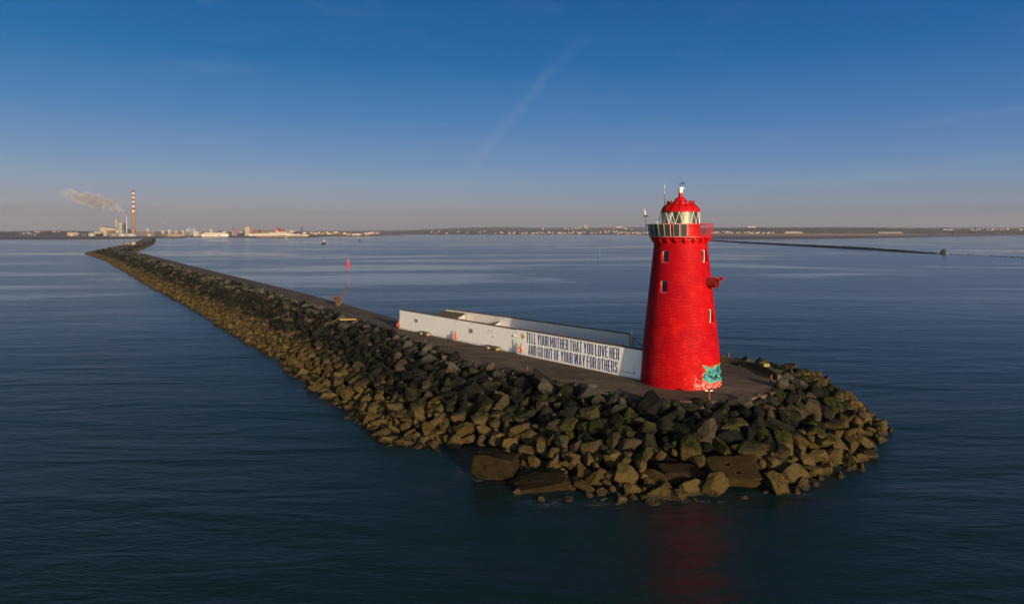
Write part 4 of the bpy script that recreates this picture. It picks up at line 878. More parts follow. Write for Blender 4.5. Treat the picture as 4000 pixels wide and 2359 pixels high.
def block(name, px0, px1, py0, py1, d, dep, m, label, cat, grp=None, roof=None, slope=0.0, zb=None, win=0):
    x0, x1, z1 = X(px0, d), X(px1, d), Z(py0, d); z0 = Z(py1, d) if zb is None else zb
    o = thing(name, ((x0 + x1) / 2, d + dep / 2, z0), label, cat, grp); w2 = (x1 - x0) / 2; hh = z1 - z0; s = MB()
    s.v = [(x, y, z_) for y in (-dep / 2, dep / 2) for x, z_ in ((-w2, 0), (w2, 0), (w2, hh - slope), (-w2, hh))]
    s.f = [(0, 1, 2, 3), (7, 6, 5, 4), (0, 4, 5, 1), (1, 5, 6, 2), (2, 6, 7, 3), (3, 7, 4, 0)]; s.mi = [0] * 6; s.build('wall', m, o)
    s = MB(); t_ = max(.35, hh * .02); s.v = [(x * 1.01, y * 1.01, z_) for y in (-dep / 2, dep / 2) for x, z_ in ((-w2, hh + .01), (w2, hh - slope + .01), (w2, hh - slope + t_), (-w2, hh + t_))]
    s.f = [(0, 1, 2, 3), (7, 6, 5, 4), (0, 4, 5, 1), (1, 5, 6, 2), (2, 6, 7, 3), (3, 7, 4, 0)]; s.mi = [0] * 6; s.build('roof', roof or SLATE, o)
    for k in range(win):
        zz_ = hh * (k + .6) / (win + .2); q = MB(); q.box(-w2 * .9, w2 * .9, -dep / 2 - .12, -dep / 2 - .02, zz_, zz_ + hh * .32 / (win + .2)); q.build('window', WINB, o)
    return o
def stack(name, px, py0, py1, d, r0, r1, m, label, cat='chimney', grp=None, bands=None, zb=None):
    z0 = Z(py1, d) if zb is None else zb; hh = Z(py0, d) - z0; o = thing(name, (X(px, d), d, z0), label, cat, grp)
    if not bands:
        s = MB(); s.lathe([(r0, 0), (r1, hh), (r1 * .8, hh), (r1 * .8, hh - 1)], n=20); s.build('shaft', m, o, smooth=40)
        s = MB(); s.lathe([(r1 * 1.12, hh - max(.5, hh * .02)), (r1 * 1.12, hh)], n=20); s.build('rim', m, o, smooth=40)
    return o, hh
d = 3000.0
o, hh = stack('power_chimney', 520.5, 741.7, 913, d, 7.6, 5.4, None, 'very tall red and white banded power station chimney', 'chimney', bands=True, zb=2.0)
BR, BWm, BC = mat('chimney_red', (.13, .042, .034), .8, .15, .05), mat('chimney_white', (.42, .37, .32), .8, .1, .05), mat('chimney_concrete', (.20, .115, .066), .85, .15, .04)
vs = [175, 213, 250, 280, 312, 345, 378, 412, 450, 485, 520]; rad_ = lambda zz_: 7.6 + (5.4 - 7.6) * zz_ / hh
zv = lambda v: hh * (890 - v) / (890 - 175)
s = MB(); z1 = zv(520); s.lathe([(7.6, 0), (rad_(z1), z1)], n=28); s.build('shaft', BC, o, smooth=40)
for i in range(len(vs) - 1):
    za, zb_ = zv(vs[i + 1]), zv(vs[i]); s = MB(); s.lathe([(rad_(za) + .02, za), (rad_(zb_) + .02, zb_)] + ([(rad_(zb_) - .8, zb_), (rad_(zb_) - .8, zb_ - 3)] if i == 0 else []), n=28); s.build('band', BR if i % 2 == 0 else BWm, o, smooth=40)
for zz_ in (zv(215), zv(345), zv(180)): s = MB(); s.lathe([(rad_(zz_), zz_ - .4), (rad_(zz_) + 1.2, zz_), (rad_(zz_) + 1.2, zz_ + .9), (rad_(zz_), zz_ + .9)], n=28); s.build('platform', GRYB, o)
stack('flue_stack', 494.8, 847, 912, d, 1.5, 1.3, PALE, 'thin grey smokestack with white smoke drifting from its top')
stack('flue_stack', 453.5, 856, 906, d + 40, 4.2, 4.0, CW, 'thick cream boiler stack rising from the pale power hall')
stack('flue_stack', 472.5, 869, 912, d - 30, 2.6, 2.5, WH, 'white boiler stack in front of a grey tower')
block('power_hall', 391, 450, 886.5, 924, d, 60, CW, 'large cream power station hall with sloping roof', 'building', slope=6, zb=2)
block('annexe', 440.5, 465, 900.5, 924, d - 40, 30, WH, 'lower cream annexe at the foot of the cream boiler stack', 'building', zb=2)
block('loading_shed', 416.5, 440, 901.5, 924, d - 70, 20, BRN, 'dark brown loading shed before the cream power hall', 'building', zb=2)
block('boiler_tower', 459.5, 478.5, 868.5, 914, d + 20, 22, GRYB, 'grey boiler tower behind the white boiler stack', 'building', zb=2)
block('plant_tower', 480, 486, 876, 914, d + 30, 12, DKG, 'slim dark steel plant tower beside the grey boiler tower', 'tower', zb=2)
block('plant_house', 486, 502, 896, 914, d + 10, 20, DKG, 'dark plant house at the foot of the thin smokestack', 'building', zb=2)
def tank(px0, px1, py0, py1, d, label, m=TANK, dome=.08):
    r = X(px1, d) - X((px0 + px1) / 2, d); z0 = 2.0; hh = Z(py0, d) - z0; o = thing('storage_tank', (X((px0 + px1) / 2, d), d + r, z0), label, 'tank', 'storage tanks at the power station')
    s = MB(); s.lathe([(r, 0), (r, hh)], n=36); s.build('shell', m, o, smooth=40); s = MB(); s.lathe([(r + .2, hh - .3), (r + .2, hh + .05), (r * .5, hh + r * dome), (0, hh + r * dome * 1.3)], n=36); s.build('roof', m, o, smooth=40)
tank(417, 452, 911, 926, 2820, 'dark grey storage tank nearest the brown loading shed', mat('tank_dark', (.13, .12, .11), .5, .15, .1), .12)
tank(452, 485, 913, 926, 2840, 'pale grey storage tank in the middle of the three at the chimney')
tank(485, 521, 913, 926, 2860, 'broad grey storage tank under the banded chimney')
tank(340, 363, 911, 925, 2900, 'small grey storage tank standing apart from the power hall')
block('turbine_hall', 527, 604, 905.5, 920, 3050, 60, BRN, 'long dark brown turbine hall beside the banded chimney', 'building', zb=2, roof=BRN)
block('gate_house', 577, 586, 914, 922, 2950, 12, WH, 'small bright white gate house before the long brown hall', 'building', zb=2)
block('silo_tower', 573.5, 579, 892.5, 906, 3100, 10, WH, 'small white tower on the roof line of the long brown hall', 'tower', zb=2)
block('site_office', 528, 534, 899, 908, 3080, 14, CW, 'tiny cream office block right behind the banded chimney', 'building', zb=2)
for px0, px1, py0, py1, m_, lab in ((362, 392, 914, 922, WH, 'low white shed with a bright front beside the small tank'), (373, 392, 924 - 17, 924, PINK, 'pinkish shed between the small tank and the cream hall'), (318, 338, 912, 922, DKG, 'low dark shed beyond the small grey tank'), (273, 285, 914, 921, WH, 'square white shed far along the low shore'), (262, 300, 908, 916, PINK, 'ochre roofed depot behind the square white shed'), (368, 391, 905.5, 909, WH, 'flat pale roofed store on the low shore'), (373, 402, 923.5, 925.5, WH, 'long low white wall-like building at the mud edge')):
    block('shed', px0, px1, py0, py1, 2950 if py1 > 920 else 3200, 18, m_, lab, 'building', zb=1.5)
# smoke
def smoke(name, pts, d, dens, label, fade, seed, col=(.94, .90, .95)):
    rng = np.random.default_rng(seed); P_ = []
    for i in range(len(pts) - 1):
        a, b_ = np.array(pts[i]), np.array(pts[i + 1]); P_ += [a + (b_ - a) * k / 6 for k in range(6)]
    P_.append(np.array(pts[-1])); n = 20; s = MB()
    for i, (px, py, rp) in enumerate(P_):
        c = Vector((X(px, d), d, Z(py, d))); r = rp / F * d
        for k in range(n):
            a = 2 * math.pi * k / n; w_ = 1 + .25 * math.sin(a * 3 + i * .8) + .2 * math.sin(i * 1.7 + a) + rng.uniform(-.08, .08); w_ = 1 + (w_ - 1) * min(1, i / 4)
            s.v.append((c.x + r * .3 * math.cos(a) * w_, c.y + r * math.cos(a) * w_, c.z + r * math.sin(a) * w_))
    m_ = len(P_); s.f = [(i * n + k, i * n + (k + 1) % n, (i + 1) * n + (k + 1) % n, (i + 1) * n + k) for i in range(m_ - 1) for k in range(n)] + [tuple(range(n)), tuple(range((m_ - 1) * n, m_ * n))]; s.mi = [0] * len(s.f)
    m = bpy.data.materials.new(name + '_volume'); m.use_nodes = True; t = NT(m.node_tree); m.node_tree.nodes.remove(m.node_tree.nodes['Principled BSDF'])
    pv = t.n('ShaderNodeVolumePrincipled'); pv.inputs['Color'].default_value = (*col, 1)
    P = t.n('ShaderNodeNewGeometry').outputs['Position']; sx_ = t.n('ShaderNodeSeparateXYZ', i_0=P).outputs['X']
    f = t.smooth(sx_, X(fade[0], d), X(fade[1], d)); nz = t.smooth(t.noise(P, .028, 4, .6, .6), .40, .62)
    t.l(t.m('MULTIPLY', t.m('MULTIPLY', f, nz), dens), pv.inputs['Density']); t.l(pv.outputs[0], m.node_tree.nodes['Material Output'].inputs['Volume'])
    m.cycles.volume_step_rate = 1.0
    o = s.build(name, m); return tag(o, label, 'smoke', kind='stuff')
smoke('smoke', [(495, 846, 1.5), (482, 828, 8), (462, 815, 13), (440, 806, 16), (410, 793, 20), (375, 783, 24), (340, 778, 24), (290, 765, 20), (240, 755, 24), (190, 745, 16)], 3000, .19, 'pale plume of smoke drifting from the thin smokestack', (215, 440), 3, (.94, .90, .95))
smoke('smoke', [(650, 890, 1.2), (648, 876, 3.5), (640, 869, 4.5), (628, 864, 4)], 3600, .03, 'faint wisp of smoke over the distant docks', (620, 646), 4)

# ------------------------------------------------------------------ docks
for px0, px1, py0, py1, d, m_, lab, rf in (
    (630, 637, 899, 918, 3500, WH, 'white domed silo beside the faint smoke wisp', 1), (656, 664, 897, 918, 3600, WH, 'pale silo on the far dock next to the faint smoke wisp', 1), (678, 695, 899, 918, 3700, GRYB, 'grey pair of dock silos past the pale silo', 0), (709, 717, 899, 918, 3700, CW, 'cream block tower near the pale blue cranes', 0)):
    block('silo', px0, px1, py0, py1, d, 20, m_, lab, 'silo', 'silos on the far docks', zb=2)
for px0, px1, py0, py1, d, m_, lab in (
    (600, 700, 913, 919, 3300, BRN, 'long low brown dock shed right of the turbine hall'), (655, 720, 916, 921, 3150, PINK, 'low pinkish quay building on the dock edge'), (755, 775, 904, 921, 3000, WH, 'white dome-ended shed beside the near ferry'), (774, 790, 909, 921, 3050, RDB, 'small red brick dock house beside the near ferry'), (905, 985, 903, 921, 3400, GRYB, 'grey dock warehouse behind the tall cream block'), (957, 975, 886.5, 921, 3300, CW, 'tall cream grain block standing on the docks'), (980, 1010, 898, 921, 3500, RDB, 'red roofed dock shed beside the tall cream block'),
    (1010, 1075, 899, 918, 3600, BRN, 'brown dock shed behind the long ferry'), (1075, 1120, 902, 918, 3600, PINK, 'pink dock warehouse behind the long ferry'), (1132, 1139, 898, 918, 3300, CW, 'small cream tower behind the long ferry stern')):
    block('dock_building', px0, px1, py0, py1, d, 30, m_, lab, 'building', 'dock buildings', zb=2)
rng = np.random.default_rng(41); cols = [(WH, 'white'), (PINK, 'pinkish'), (RDB, 'rust red'), (CW, 'cream'), (BRN, 'brown')]
HM = {}
def shed_mesh(m, gable):
    k = (m.name, gable)
    if k not in HM:
        s = MB(); s.box(-.5, .5, -.5, .5, 0, 1.0, 0)
        if gable: s.add([(-.54, -.54, 1), (.54, -.54, 1), (.54, .54, 1), (-.54, .54, 1), (-.54, 0, 1.45), (.54, 0, 1.45)], [(0, 1, 5, 4), (2, 3, 4, 5), (0, 4, 3), (1, 2, 5), (3, 2, 1, 0)], 1)
        o = s.build('house', [m, SLATE]); HM[k] = o.data; bpy.data.objects.remove(o)
    return HM[k]
def house(px, py_base, w_, h_, d, m, gable, name, label, cat, grp, zb=None):
    z_ = Z(py_base, d) if zb is None else zb
    o = bpy.data.objects.new(name, shed_mesh(m, gable)); C.objects.link(o); o.location = (X(px, d), d, z_ - h_ * .3); o.scale = (w_, w_ * .7, h_ * 1.3); o.rotation_euler = (0, 0, R(random.uniform(-18, 18))); return tag(o, label, cat, grp)
# container sheds along the far quay
for i in range(44):
    px = 1215 + i * 6.2 + rng.uniform(-3, 3); m_, cn = cols[rng.choice(5, p=[.24, .26, .24, .16, .10])]; d = rng.uniform(3300, 3900)
    house(px, 919 - (px - 1215) * .006 - rng.choice([0, 4, 8], p=[.45, .35, .2]), rng.uniform(8, 20), rng.uniform(4, 9), d, m_, False, 'dock_shed', f'small {cn} shed or container block along the far dock edge past the ferries', 'building', f'small {cn} sheds along the far dock')
for (x0, x1, y0, y1, n, d0, d1, where, pal, key) in (
    (2776, 2880, 906, 911, 22, 4000, 4400, 'close beside the lighthouse gallery on the far shore', [.55, .1, 0, .35, 0], 'a'), (2870, 2955, 909, 912, 12, 4000, 4300, 'in the terrace standing apart along the dunes', [.65, 0, 0, .35, 0], 'b'), (2960, 3140, 909, 912, 16, 4100, 4500, 'at the foot of the dark shore woods', [.5, .1, 0, .4, 0], 'c'),
    (1935, 2060, 908, 914, 18, 5500, 5800, 'on the middle stretch of the opposite shore', [.35, .45, .1, .1, 0], 'd'), (2075, 2260, 908, 914, 40, 5500, 5800, 'in the dense waterfront row of the opposite shore', [.3, .4, .05, .25, 0], 'e'), (2255, 2410, 904, 913, 24, 5500, 5800, 'in the bright waterfront cluster of the opposite shore', [.5, .2, 0, .3, 0], 'f'), (2410, 2545, 908, 914, 26, 5300, 5700, 'on the shore strip running behind the lighthouse', [.3, .45, .05, .2, 0], 'g'),
    (3670, 4010, 896, 900, 22, 4300, 4700, 'high on the wooded shore above the dunes', [.7, .1, 0, .2, 0], 'h'), (0, 150, 905, 920, 16, 4000, 4600, 'on the low shore beyond the smoke plume', [.5, .3, .1, .1, 0], 'i'), (150, 260, 905, 909, 8, 4300, 4700, 'on the low hill beyond the smoke plume', [.5, .3, .1, .1, 0], 'j'), (1680, 1930, 900, 913, 12, 5600, 6000, 'scattered on the dim hillside of the opposite shore', [.6, .2, 0, .2, 0], 'k'), (2040, 2540, 889, 898, 16, 6300, 6900, 'up on the distant hillside behind the waterfront', [.5, .3, 0, .2, 0], 'l')):
    for i in range(n):
        px = rng.uniform(x0, x1); d = rng.uniform(d0, d1); mi = int(rng.choice(5, p=pal)); m_, cn = cols[mi]; py = rng.uniform(y0, y1)
        house(px, py, rng.uniform(8, 15) * d / 5000, rng.uniform(4, 7.5) * d / 5000, d, m_, True, 'house', f'tiny {cn} gabled house {where}', 'house', f'{cn} houses {where}')
block('hilltop_block', 2283, 2290, 877, 892, 6900, 25, PINK, 'pinkish tower block breaking the far hill skyline', 'building'); block('hilltop_hall', 2405, 2437, 884.5, 891, 6900, 40, PINK, 'long pink lit building on the far hill skyline', 'building'); block('hilltop_hall', 2918, 2952, 884.5, 889, 6900, 40, WH, 'pale long building on the skyline above the dark woods', 'building')
block('field_glasshouse', 3433, 3527, 907.5, 910, 4300, 20, WH, 'long bright low white building on the dunes before the woods', 'building'); block('hotel', 3070, 3126, 905, 911.5, 4200, 25, CW, 'wide yellow-cream building at the dune edge beside the woods', 'building', win=1); block('field_glasshouse', 3685, 3728, 897.2, 899, 4400, 15, WH, 'thin white strip building high on the wooded shore', 'building')
# cranes in the port
def gantry(px, py0, py1, d, w_, m, label):
    z1 = Z(py0, d) - 2; o = thing('port_crane', (X(px, d), d, 2.0), label, 'crane', 'cranes in the port'); r = .9
    for x in (-w_ / 2, w_ / 2):
        s = MB()
        for y in (-8, 8): s.tube((x, y, 0), (x * .8, y * .8, z1 * .62), r, n=6)
        s.build('leg', m, o)
    s = MB(); s.tube((-w_ * .9, 0, z1 * .62), (w_ * .9, 0, z1 * .62), r, n=6); s.build('beam', m, o)
    s = MB(); s.tube((w_ * .1, 0, z1 * .62), (w_ * .45, 0, z1), r, r * .6, n=6); s.tube((-w_ * .3, 0, z1 * .62), (w_ * .1, 0, z1 * .85), r * .7, n=6); s.build('boom', m, o)
gantry(735, 882, 920, 3300, 16, PALE, 'pale blue-grey port crane with raised boom, taller of two'); gantry(757, 886, 920, 3400, 14, PALE, 'pale blue-grey port crane with raised boom close to the white domed shed')
gantry(913, 874, 921, 3100, 10, DRED, 'thin tall red port crane between the two ferries'); gantry(928, 893, 921, 3150, 12, DRED, 'short red port crane near the dark blue ship'); gantry(1083, 880, 918, 3300, 14, DRED, 'red port crane rising behind the long white ferry')
block('red_hopper', 1075, 1091, 890, 918, 3300, 18, DRED, 'bulky red hopper tower behind the long white ferry', 'tower', zb=2, roof=DRED); block('red_hopper', 1094, 1108, 896, 918, 3320, 18, RDB, 'rusty red machine house next to the bulky red hopper', 'tower', zb=2, roof=RDB)
stack('dock_stack', 1174, 889, 918, 3400, 2.0, 1.8, DKG, 'shorter of two dark dock stacks at the long ferry stern', grp='dark dock stacks', zb=2); stack('dock_stack', 1181.5, 884, 918, 3400, 2.6, 2.4, DKG, 'taller of two dark dock stacks at the long ferry stern', grp='dark dock stacks', zb=2)
# ferries
SHIPW = mat('ship_white', (.55, .48, .39), .45, .08, .1); SHIPG = mat('ship_green', (.12, .34, .28), .5, .1, .1)
def ferry(px0, px1, pyw, d, label, decks, funnels, taper):
    x0, x1 = X(px0, d), X(px1, d); L = x1 - x0; o = thing('ferry', ((x0 + x1) / 2, d, 0), label, 'ferry'); bw_ = 11; h0 = decks[0]
    def hull(z0, z1, xa, xb, rake, wid, bow):
        s = MB(); n = 14; top, bot = [], []
        for k in range(n + 1):
            f = k / n; x = xa + (xb - xa) * f; ww = wid * (1 if f < .8 else math.cos((f - .8) / .2 * math.pi / 2 * bow)); top.append((x, ww)); bot.append((xa + (xb - rake - xa) * f, ww * .92))
        s.v = [(x, -w_, z0) for x, w_ in bot] + [(x, w_, z0) for x, w_ in bot] + [(x, -w_, z1) for x, w_ in top] + [(x, w_, z1) for x, w_ in top]; m_ = n + 1
        for i in range(n): s.f += [(i, i + 1, 2 * m_ + i + 1, 2 * m_ + i), (m_ + i + 1, m_ + i, 3 * m_ + i, 3 * m_ + i + 1), (2 * m_ + i, 2 * m_ + i + 1, 3 * m_ + i + 1, 3 * m_ + i)]
        s.f += [(0, 2 * m_, 3 * m_, m_), (n, m_ + n, 3 * m_ + n, 2 * m_ + n)]; s.mi = [0] * len(s.f); return s
    hull(-.5, 1.2, -L / 2, L / 2 - 2, 2, bw_, .95).build('keel_band', DKB, o); hl = hull(1.2, h0, -L / 2, L / 2, 3, bw_, .95).build('hull', SHIPW, o)
    for k in range(2): q = MB(); q.box(-L * .42, L * .22, -bw_ - .12, -bw_ - .02, h0 * (.52 + .22 * k), h0 * (.52 + .22 * k) + .7); q.build('porthole_strip', WINB, hl)
    q = MB(); q.v = [(L * .08, -bw_ - .1, h0 * .35), (L * .25, -bw_ - .1, h0 * .2), (L * .26, -bw_ - .1, h0 * .5), (L * .12, -bw_ - .1, h0 * .55)]; q.f = [(0, 1, 2, 3)]; q.mi = [0]; q.build('hull_emblem', SHIPG, hl)
    z = h0
    for (a, b_, h_) in decks[1]:
        dk = hull(z, z + h_, L * a, L * b_, taper, bw_ * .92, .5).build('deck', SHIPW, o); q = MB(); q.box(L * a + 2, L * b_ - 3, -bw_ * .92 - .12, -bw_ * .92 - .02, z + h_ * .4, z + h_ * .72); q.build('window_band', WINB, dk); z += h_
    for (a, b_, h_, m_) in funnels: q = MB(); q.box(L * a, L * b_, -4, 4, z, z + h_); q.build('funnel', m_, o, bevel=.3)
    q = MB(); q.tube((L * .36, 0, z), (L * .36, 0, z + 8), .5, .3, n=6); q.box(L * .3, L * .4, -6, 6, z, z + 2.2); q.build('bridge', SHIPW, o)
ferry(792.5, 894.5, 926, 2760, 'white ferry with green emblem and cream funnel lying alone at the dock mouth', (12.5, ((-.44, .44, 3.2), (-.40, .36, 2.8))), ((-.22, -.13, 15, CW), (.10, .2, 7, DKG)), 3)
ferry(976, 1172, 921, 3150, 'long white ferry with stepped decks behind the brown quay wall', (11.0, ((-.38, .32, 3.6), (-.10, .30, 4.0), (.06, .25, 3.0))), ((.02, .05, 6, SHIPW),), 6)
ferry(1130, 1206, 922, 3080, 'smaller white ferry with dark windows at the end of the docks', (8.5, ((-.3, -.05, 3), (.2, .36, 4))), ((.24, .29, 4, SHIPW),), 2)
block('cargo_ship', 926, 941, 911, 926.5, 2850, 25, DKB, 'dark blue ship stern-on between the two ferries', 'ship', zb=-.3, roof=DKB); block('quay_wall', 1000, 1205, 921.5, 929.2, 2450, 14, mat('quay_brown', (.15, .095, .060), .9, .3, .1), 'long brown quay wall with fenders before the long white ferry', 'quay', zb=-.5, roof=BRN)
block('pontoon', 645, 706, 924, 930.5, 2500, 8, BRN, 'dark timber jetty on piles at the far end of the pier', 'jetty', zb=-.4, roof=BRN)

# ------------------------------------------------------------------ far breakwater, its block, buoys and boat
bwp = [on_plane(px, py) for px, py in ((2700, 933), (2773, 941), (2900, 949), (3067, 958), (3250, 967.5), (3400, 976), (3571, 986), (3674, 992))]
s = MB(); rows = []
for i in range(len(bwp) - 1):
    a, b_ = Vector(bwp[i]), Vector(bwp[i + 1]); k = max(3, int((b_ - a).length / 6)); rows += [a.lerp(b_, j / k) for j in range(k)]
rng = np.random.default_rng(19)
for i, p in enumerate(rows):
    hgt = 2.3 if p.y > 760 else max(.75, 2.3 - (760 - p.y) * .0105); hgt += rng.uniform(-.22, .28)
    for dx, z_ in ((-3.6, -.5), (-2.0 + rng.uniform(-.4, .4), hgt * .75), (-1.0, hgt), (1.4, hgt + rng.uniform(-.1, .1)), (3.6, -.5)): s.v.append((p.x + dx, p.y, z_))
s.f = [(i * 5 + k, i * 5 + k + 1, (i + 1) * 5 + k + 1, (i + 1) * 5 + k) for i in range(len(rows) - 1) for k in range(4)]; s.mi = [0] * len(s.f)
tag(s.build('breakwater', mat('breakwater_stone', (.030, .028, .026), .9, .45, .5, bump=.6), smooth=30), 'long low dark breakwater crossing the bay behind the lighthouse', 'breakwater')
pp = [on_plane(px, py) for px, py in ((3674, 992), (3760, 995), (3850, 1000), (3930, 1004), (4020, 1008), (4150, 1016))]; it = []
for i in range(len(pp) - 1):
    a, b_ = Vector(pp[i]), Vector(pp[i + 1])
    for j in range(17): p = a.lerp(b_, (j + rng.uniform(-.4, .4)) / 17); it.append((p.x + rng.uniform(-1.5, 1.5), p.y, -.1 + rng.uniform(-.35, .15), rng.uniform(.5, 1.25), .5, 0))
for i, (x, y, z_, r, u, sx_) in enumerate(it):
    o = bpy.data.objects.new('breakwater_stone', PM[i % 26]); C.objects.link(o); o.matrix_world = Matrix.Translation((x, y, z_)) @ Matrix(rot_mat(rng, .4).tolist()).to_4x4() @ Matrix.Scale(r, 4) @ Matrix.Diagonal((1.5, 1, .6, 1)); tag(o, 'dark stone awash along the broken outer end of the far breakwater', 'stone', 'stones along the broken end of the breakwater')
x, y = on_plane(3684, 992); bb = thing('beacon_base', (x, y, 0), 'dark stepped block standing on the far breakwater', 'beacon'); BS = mat('beacon_stone', (.022, .022, .024), .9, .3, .8, bump=.5)
MB().box(-.5, 1.9, -1.4, 1.4, -.5, 3.9).build('block', BS, bb, bevel=.12); MB().prism([(-2.0, -1.3), (-.5, -1.3), (-.5, 1.3), (-2.0, 1.3)], -.5, 2.6).build('step', BS, bb, bevel=.2)
RB = mat('buoy_red', (.60, .035, .018), .45, .15, 2); GB = mat('buoy_green', (.05, .20, .08), .5, .2, 2)
def buoy(px, py, k, m, label, lamp=WBAND):
    x, y = on_plane(px, py); o = thing('buoy', (x, y, 0), label, 'buoy', 'channel buoys'); o.scale = (k, k, k)
    s = MB(); s.lathe([(0, -.5), (1.0, -.4), (1.12, .05), (1.12, .42), (1.0, .55), (0, .55)], n=24); s.build('float', m, o, smooth=40)
    s = MB()
    for q_ in range(4):
        a = R(45 + 90 * q_); c_, n_ = math.cos(a), math.sin(a); s.tube((.80 * c_, .80 * n_, .5), (.50 * c_, .50 * n_, 2.5), .055, n=6)
    s.torus((0, 0, 2.5), (0, 0, 1), .5, .05, 20, 6); s.torus((0, 0, 1.4), (0, 0, 1), .66, .045, 20, 6); s.build('cage', m, o)
    s = MB(); s.lathe([(.62, 1.0), (.50, 2.35), (.2, 2.5), (0, 2.5)], n=20); s.build('daymark', m, o, smooth=40)
    s = MB(); s.lathe([(.09, 2.5), (.09, 2.72), (.16, 2.72), (.16, 2.95), (.05, 3.05), (0, 3.05)], n=12); s.build('lantern', lamp, o, smooth=40)
buoy(1360, 1034.5, 1.02, RB, 'red channel buoy riding in the bay, nearest of the red ones'); buoy(900, 947.5, 1.0, RB, 'tiny far red channel buoy in front of the docks'); buoy(2341, 1003.5, .95, GB, 'small green channel buoy with white lantern riding alone by the lighthouse'); buoy(1118, 937, 3.0, mat('buoy_lime', (.20, .26, .10), .5, .2, 2), 'tall yellow-green channel mark before the brown quay wall')
x, y = on_plane(1405, 943.5); bk = thing('channel_marker', (x, y, 0), 'small dark square channel marker out in the bay', 'marker')
MB().box(-1.6, 1.6, -1.6, 1.6, 1.4, 4.2).build('box', mat('marker_dark', (.035, .035, .04), .7, .2, 2), bk, bevel=.1)
for sx_ in (-1.1, 1.1):
    for sy_ in (-1.1, 1.1): MB().tube((sx_, sy_, -.5), (sx_, sy_, 1.4), .18, n=8).build('pile', DARKM, bk)
x, y = on_plane(1266, 954); bt = thing('workboat', (x, y, 0), 'workboat with dark hull, cream wheelhouse and tall mast crossing the bay', 'boat', rz=R(-62)); bt.scale = (1.15, 1.15, 1.15)
s = MB(); hp = [(-6, 1.9), (-5.8, 2.1), (0, 2.2), (3.5, 1.8), (5.6, .8), (6.4, .02)]
s.v = [(x_, -w_ * .8, -.4) for x_, w_ in hp] + [(x_, w_ * .8, -.4) for x_, w_ in hp] + [(x_ * 1.04, -w_, 1.5 + (.9 if x_ > 3 else 0) + (.4 if x_ > 0 else 0)) for x_, w_ in hp] + [(x_ * 1.04, w_, 1.5 + (.9 if x_ > 3 else 0) + (.4 if x_ > 0 else 0)) for x_, w_ in hp]; n = 6
for i in range(5): s.f += [(i, i + 1, 2 * n + i + 1, 2 * n + i), (n + i + 1, n + i, 3 * n + i, 3 * n + i + 1), (2 * n + i, 2 * n + i + 1, 3 * n + i + 1, 3 * n + i)]
s.f += [(0, 2 * n, 3 * n, n)]; s.mi = [0] * len(s.f); s.build('hull', mat('boat_hull', (.06, .03, .028), .5, .2, 1), bt, smooth=30)
cb = MB().box(-1.6, 2.4, -1.3, 1.3, 1.5, 4.1).build('wheelhouse', mat('boat_cream', (.62, .50, .34), .5, .1, 1), bt, bevel=.12); MB().box(2.405, 2.43, -1.1, 1.1, 3.0, 3.7).build('window', WINB, cb); MB().box(-1.2, 2.1, -1.33, -1.305, 3.0, 3.7).build('window', WINB, cb)
MB().box(-1.0, 1.4, -1.0, 1.0, 4.1, 5.6).build('flying_bridge', mat('boat_orange', (.45, .22, .12), .5, .1, 1), bt, bevel=.1); s = MB(); s.tube((0, 0, 5.6), (0, 0, 10.2), .10, .06, n=6); s.tube((-.9, 0, 8), (.9, 0, 8), .06, n=6); s.build('mast', WBAND, bt)
# hut and shelter on the far arm of the pier
hx, hy = X(522.5, 825), 825; hu = thing('pier_hut', (hx, hy, ZP), 'small bright white hut on the far arm of the pier', 'hut'); MB().box(-1.6, 1.6, -1.5, 1.5, 0, 2.9).build('wall', WH, hu, bevel=.05); MB().box(-1.75, 1.75, -1.65, 1.65, 2.9, 3.1).build('roof', WH, hu); dd = MB().box(.3, 1.1, -1.54, -1.51, .05, 2.0).build('door', GRYB, hu)
sh = thing('pier_shelter', (X(497.5, 835), 835, ZP), 'low brown stone shelter on the far arm of the pier before the white hut', 'shelter'); MB().box(-2.3, 2.0, -1.2, 1.2, 0, 2.2).build('wall', mat('ochre_stone', (.21, .12, .04), .9, .3, 1), sh, bevel=.15); MB().box(-2.5, 2.2, -1.4, 1.4, 2.2, 2.4).build('roof', mat('ochre_stone', (.21, .12, .04)), sh)
sp_ = thing('pier_post', (X(506.5, 833), 833, ZP), 'bright cream post between the white hut and the brown shelter', 'post'); MB().box(-.3, .3, -.3, .3, 0, 2.0).build('shaft', WH, sp_); MB().box(-.45, .45, -.45, .45, 2.0, 2.3).build('cap', WH, sp_)

# broken foam where the swell washes the outer stones
rng = np.random.default_rng(8); s = MB()
for (px, py, n_, spx, spy) in ((1128, 1160, 34, 18, 14), (1345, 1238, 46, 44, 8), (1480, 1240, 20, 40, 5), (1700, 1232, 20, 60, 5), (1960, 1218, 14, 40, 5), (1180, 1182, 14, 22, 6), (2128, 1120, 14, 18, 6), (2075, 1150, 10, 14, 5), (1010, 1090, 10, 16, 4)):
    for _ in range(n_):
        x, y = on_plane((px + rng.normal() * spx * .6) * 1.5893, (py + rng.normal() * spy * .6) * 1.5893); k = 7; r = abs(rng.normal()) * .05 + .02
        s.add([(x + r * rng.uniform(.4, 1.6) * 1.8 * math.cos(2 * math.pi * i / k), y + r * rng.uniform(.4, 1.4) * math.sin(2 * math.pi * i / k), .012) for i in range(k)], [tuple(range(k))])
tag(s.build('foam', mat('sea_foam', (.085, .095, .10), .8, .3, 6)), 'flecks of white foam around the outermost rocks', 'foam', kind='stuff')

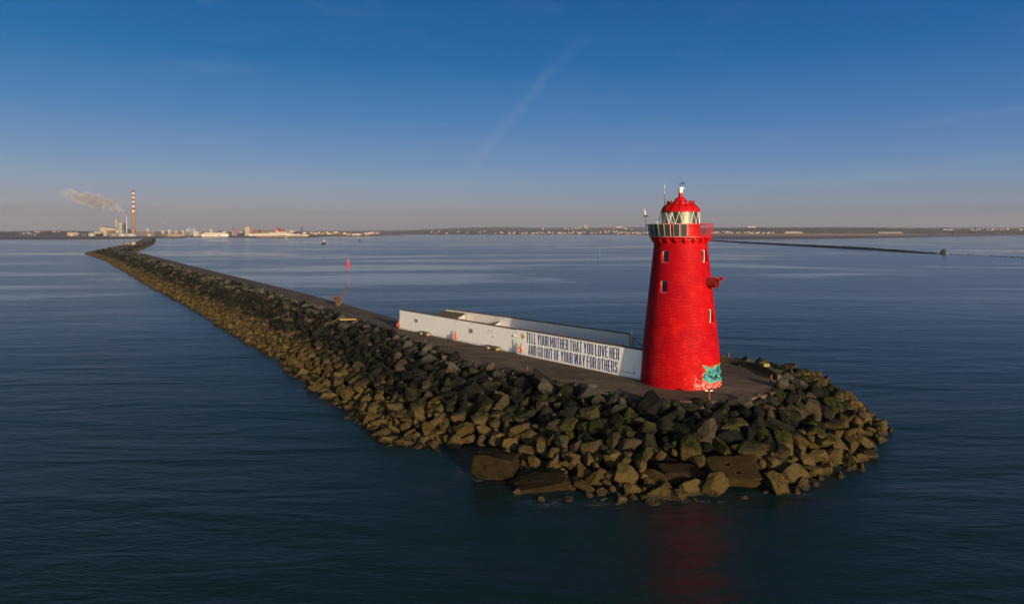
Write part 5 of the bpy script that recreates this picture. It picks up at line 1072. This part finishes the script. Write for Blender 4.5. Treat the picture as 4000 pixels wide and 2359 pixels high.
# ------------------------------------------------------------------ haze over the bay
m = bpy.data.materials.new('haze_air'); m.use_nodes = True; t = NT(m.node_tree); m.node_tree.nodes.remove(m.node_tree.nodes['Principled BSDF'])
pv = t.n('ShaderNodeVolumePrincipled'); pv.inputs['Color'].default_value = (.68, .70, .82, 1); pv.inputs['Density'].default_value = 5.2e-5; pv.inputs['Anisotropy'].default_value = 0.0
t.l(pv.outputs[0], m.node_tree.nodes['Material Output'].inputs['Volume'])
hz = MB().box(-9800, 9800, -450, 12200, -6, 265).build('haze', m); tag(hz, kind='stuff'); hz.display_type = 'WIRE'

# ------------------------------------------------------------------ a label for every boulder
ORD = ['first', 'second', 'third', 'fourth', 'fifth', 'sixth', 'seventh', 'eighth', 'ninth', 'tenth', 'eleventh', 'twelfth', 'thirteenth', 'fourteenth', 'fifteenth']
marks = [(1300, 'past the timber beam'), (1560, 'facing the white wall end'), (1760, 'facing the far bench'), (1960, 'facing the near bench'), (2130, 'facing the diamond sign'), (2300, 'facing the lettering'), (2440, 'facing the word others'), (2560, 'facing the shaded wall end'), (2700, 'facing the red tower'), (2850, 'facing the crossed post'), (3000, 'facing the stubby post'), (3160, 'beside the parapet end'), (3320, 'on the outer flank'), (3480, 'at the outermost tip')]
bands = [(.16, 'along the deck edge'), (.38, 'on the upper slope'), (.62, 'on the middle slope'), (.85, 'on the lower slope'), (1.1, 'at the waterline'), (9, 'out in the water')]
cellz = {}
for rec in BOULDERS:
    o, x, y, z_, r, u, sx_ = rec; px = CX + F * x / y
    mk = min(marks, key=lambda a: abs(a[0] - px))[1]; bd = next(b_ for lim, b_ in bands if u < lim); cellz.setdefault((mk, bd), []).append((px, r, rec))
for (mk, bd), lst in cellz.items():
    lst.sort(key=lambda a: a[0]); tone = {'along the deck edge': 'grey', 'on the upper slope': 'dark', 'on the middle slope': 'dark', 'on the lower slope': 'tan', 'at the waterline': 'tan', 'out in the water': 'wet'}[bd]
    big = max(a[1] for a in lst)
    for i, (px, r, rec) in enumerate(lst):
        pos = '' if len(lst) == 1 else f', {ORD[i]} from the left' if i < len(lst) - 1 else ', rightmost'
        tag(rec[0], f'{tone} boulder {bd} {mk}{pos}', 'boulder', f'boulders {bd}')
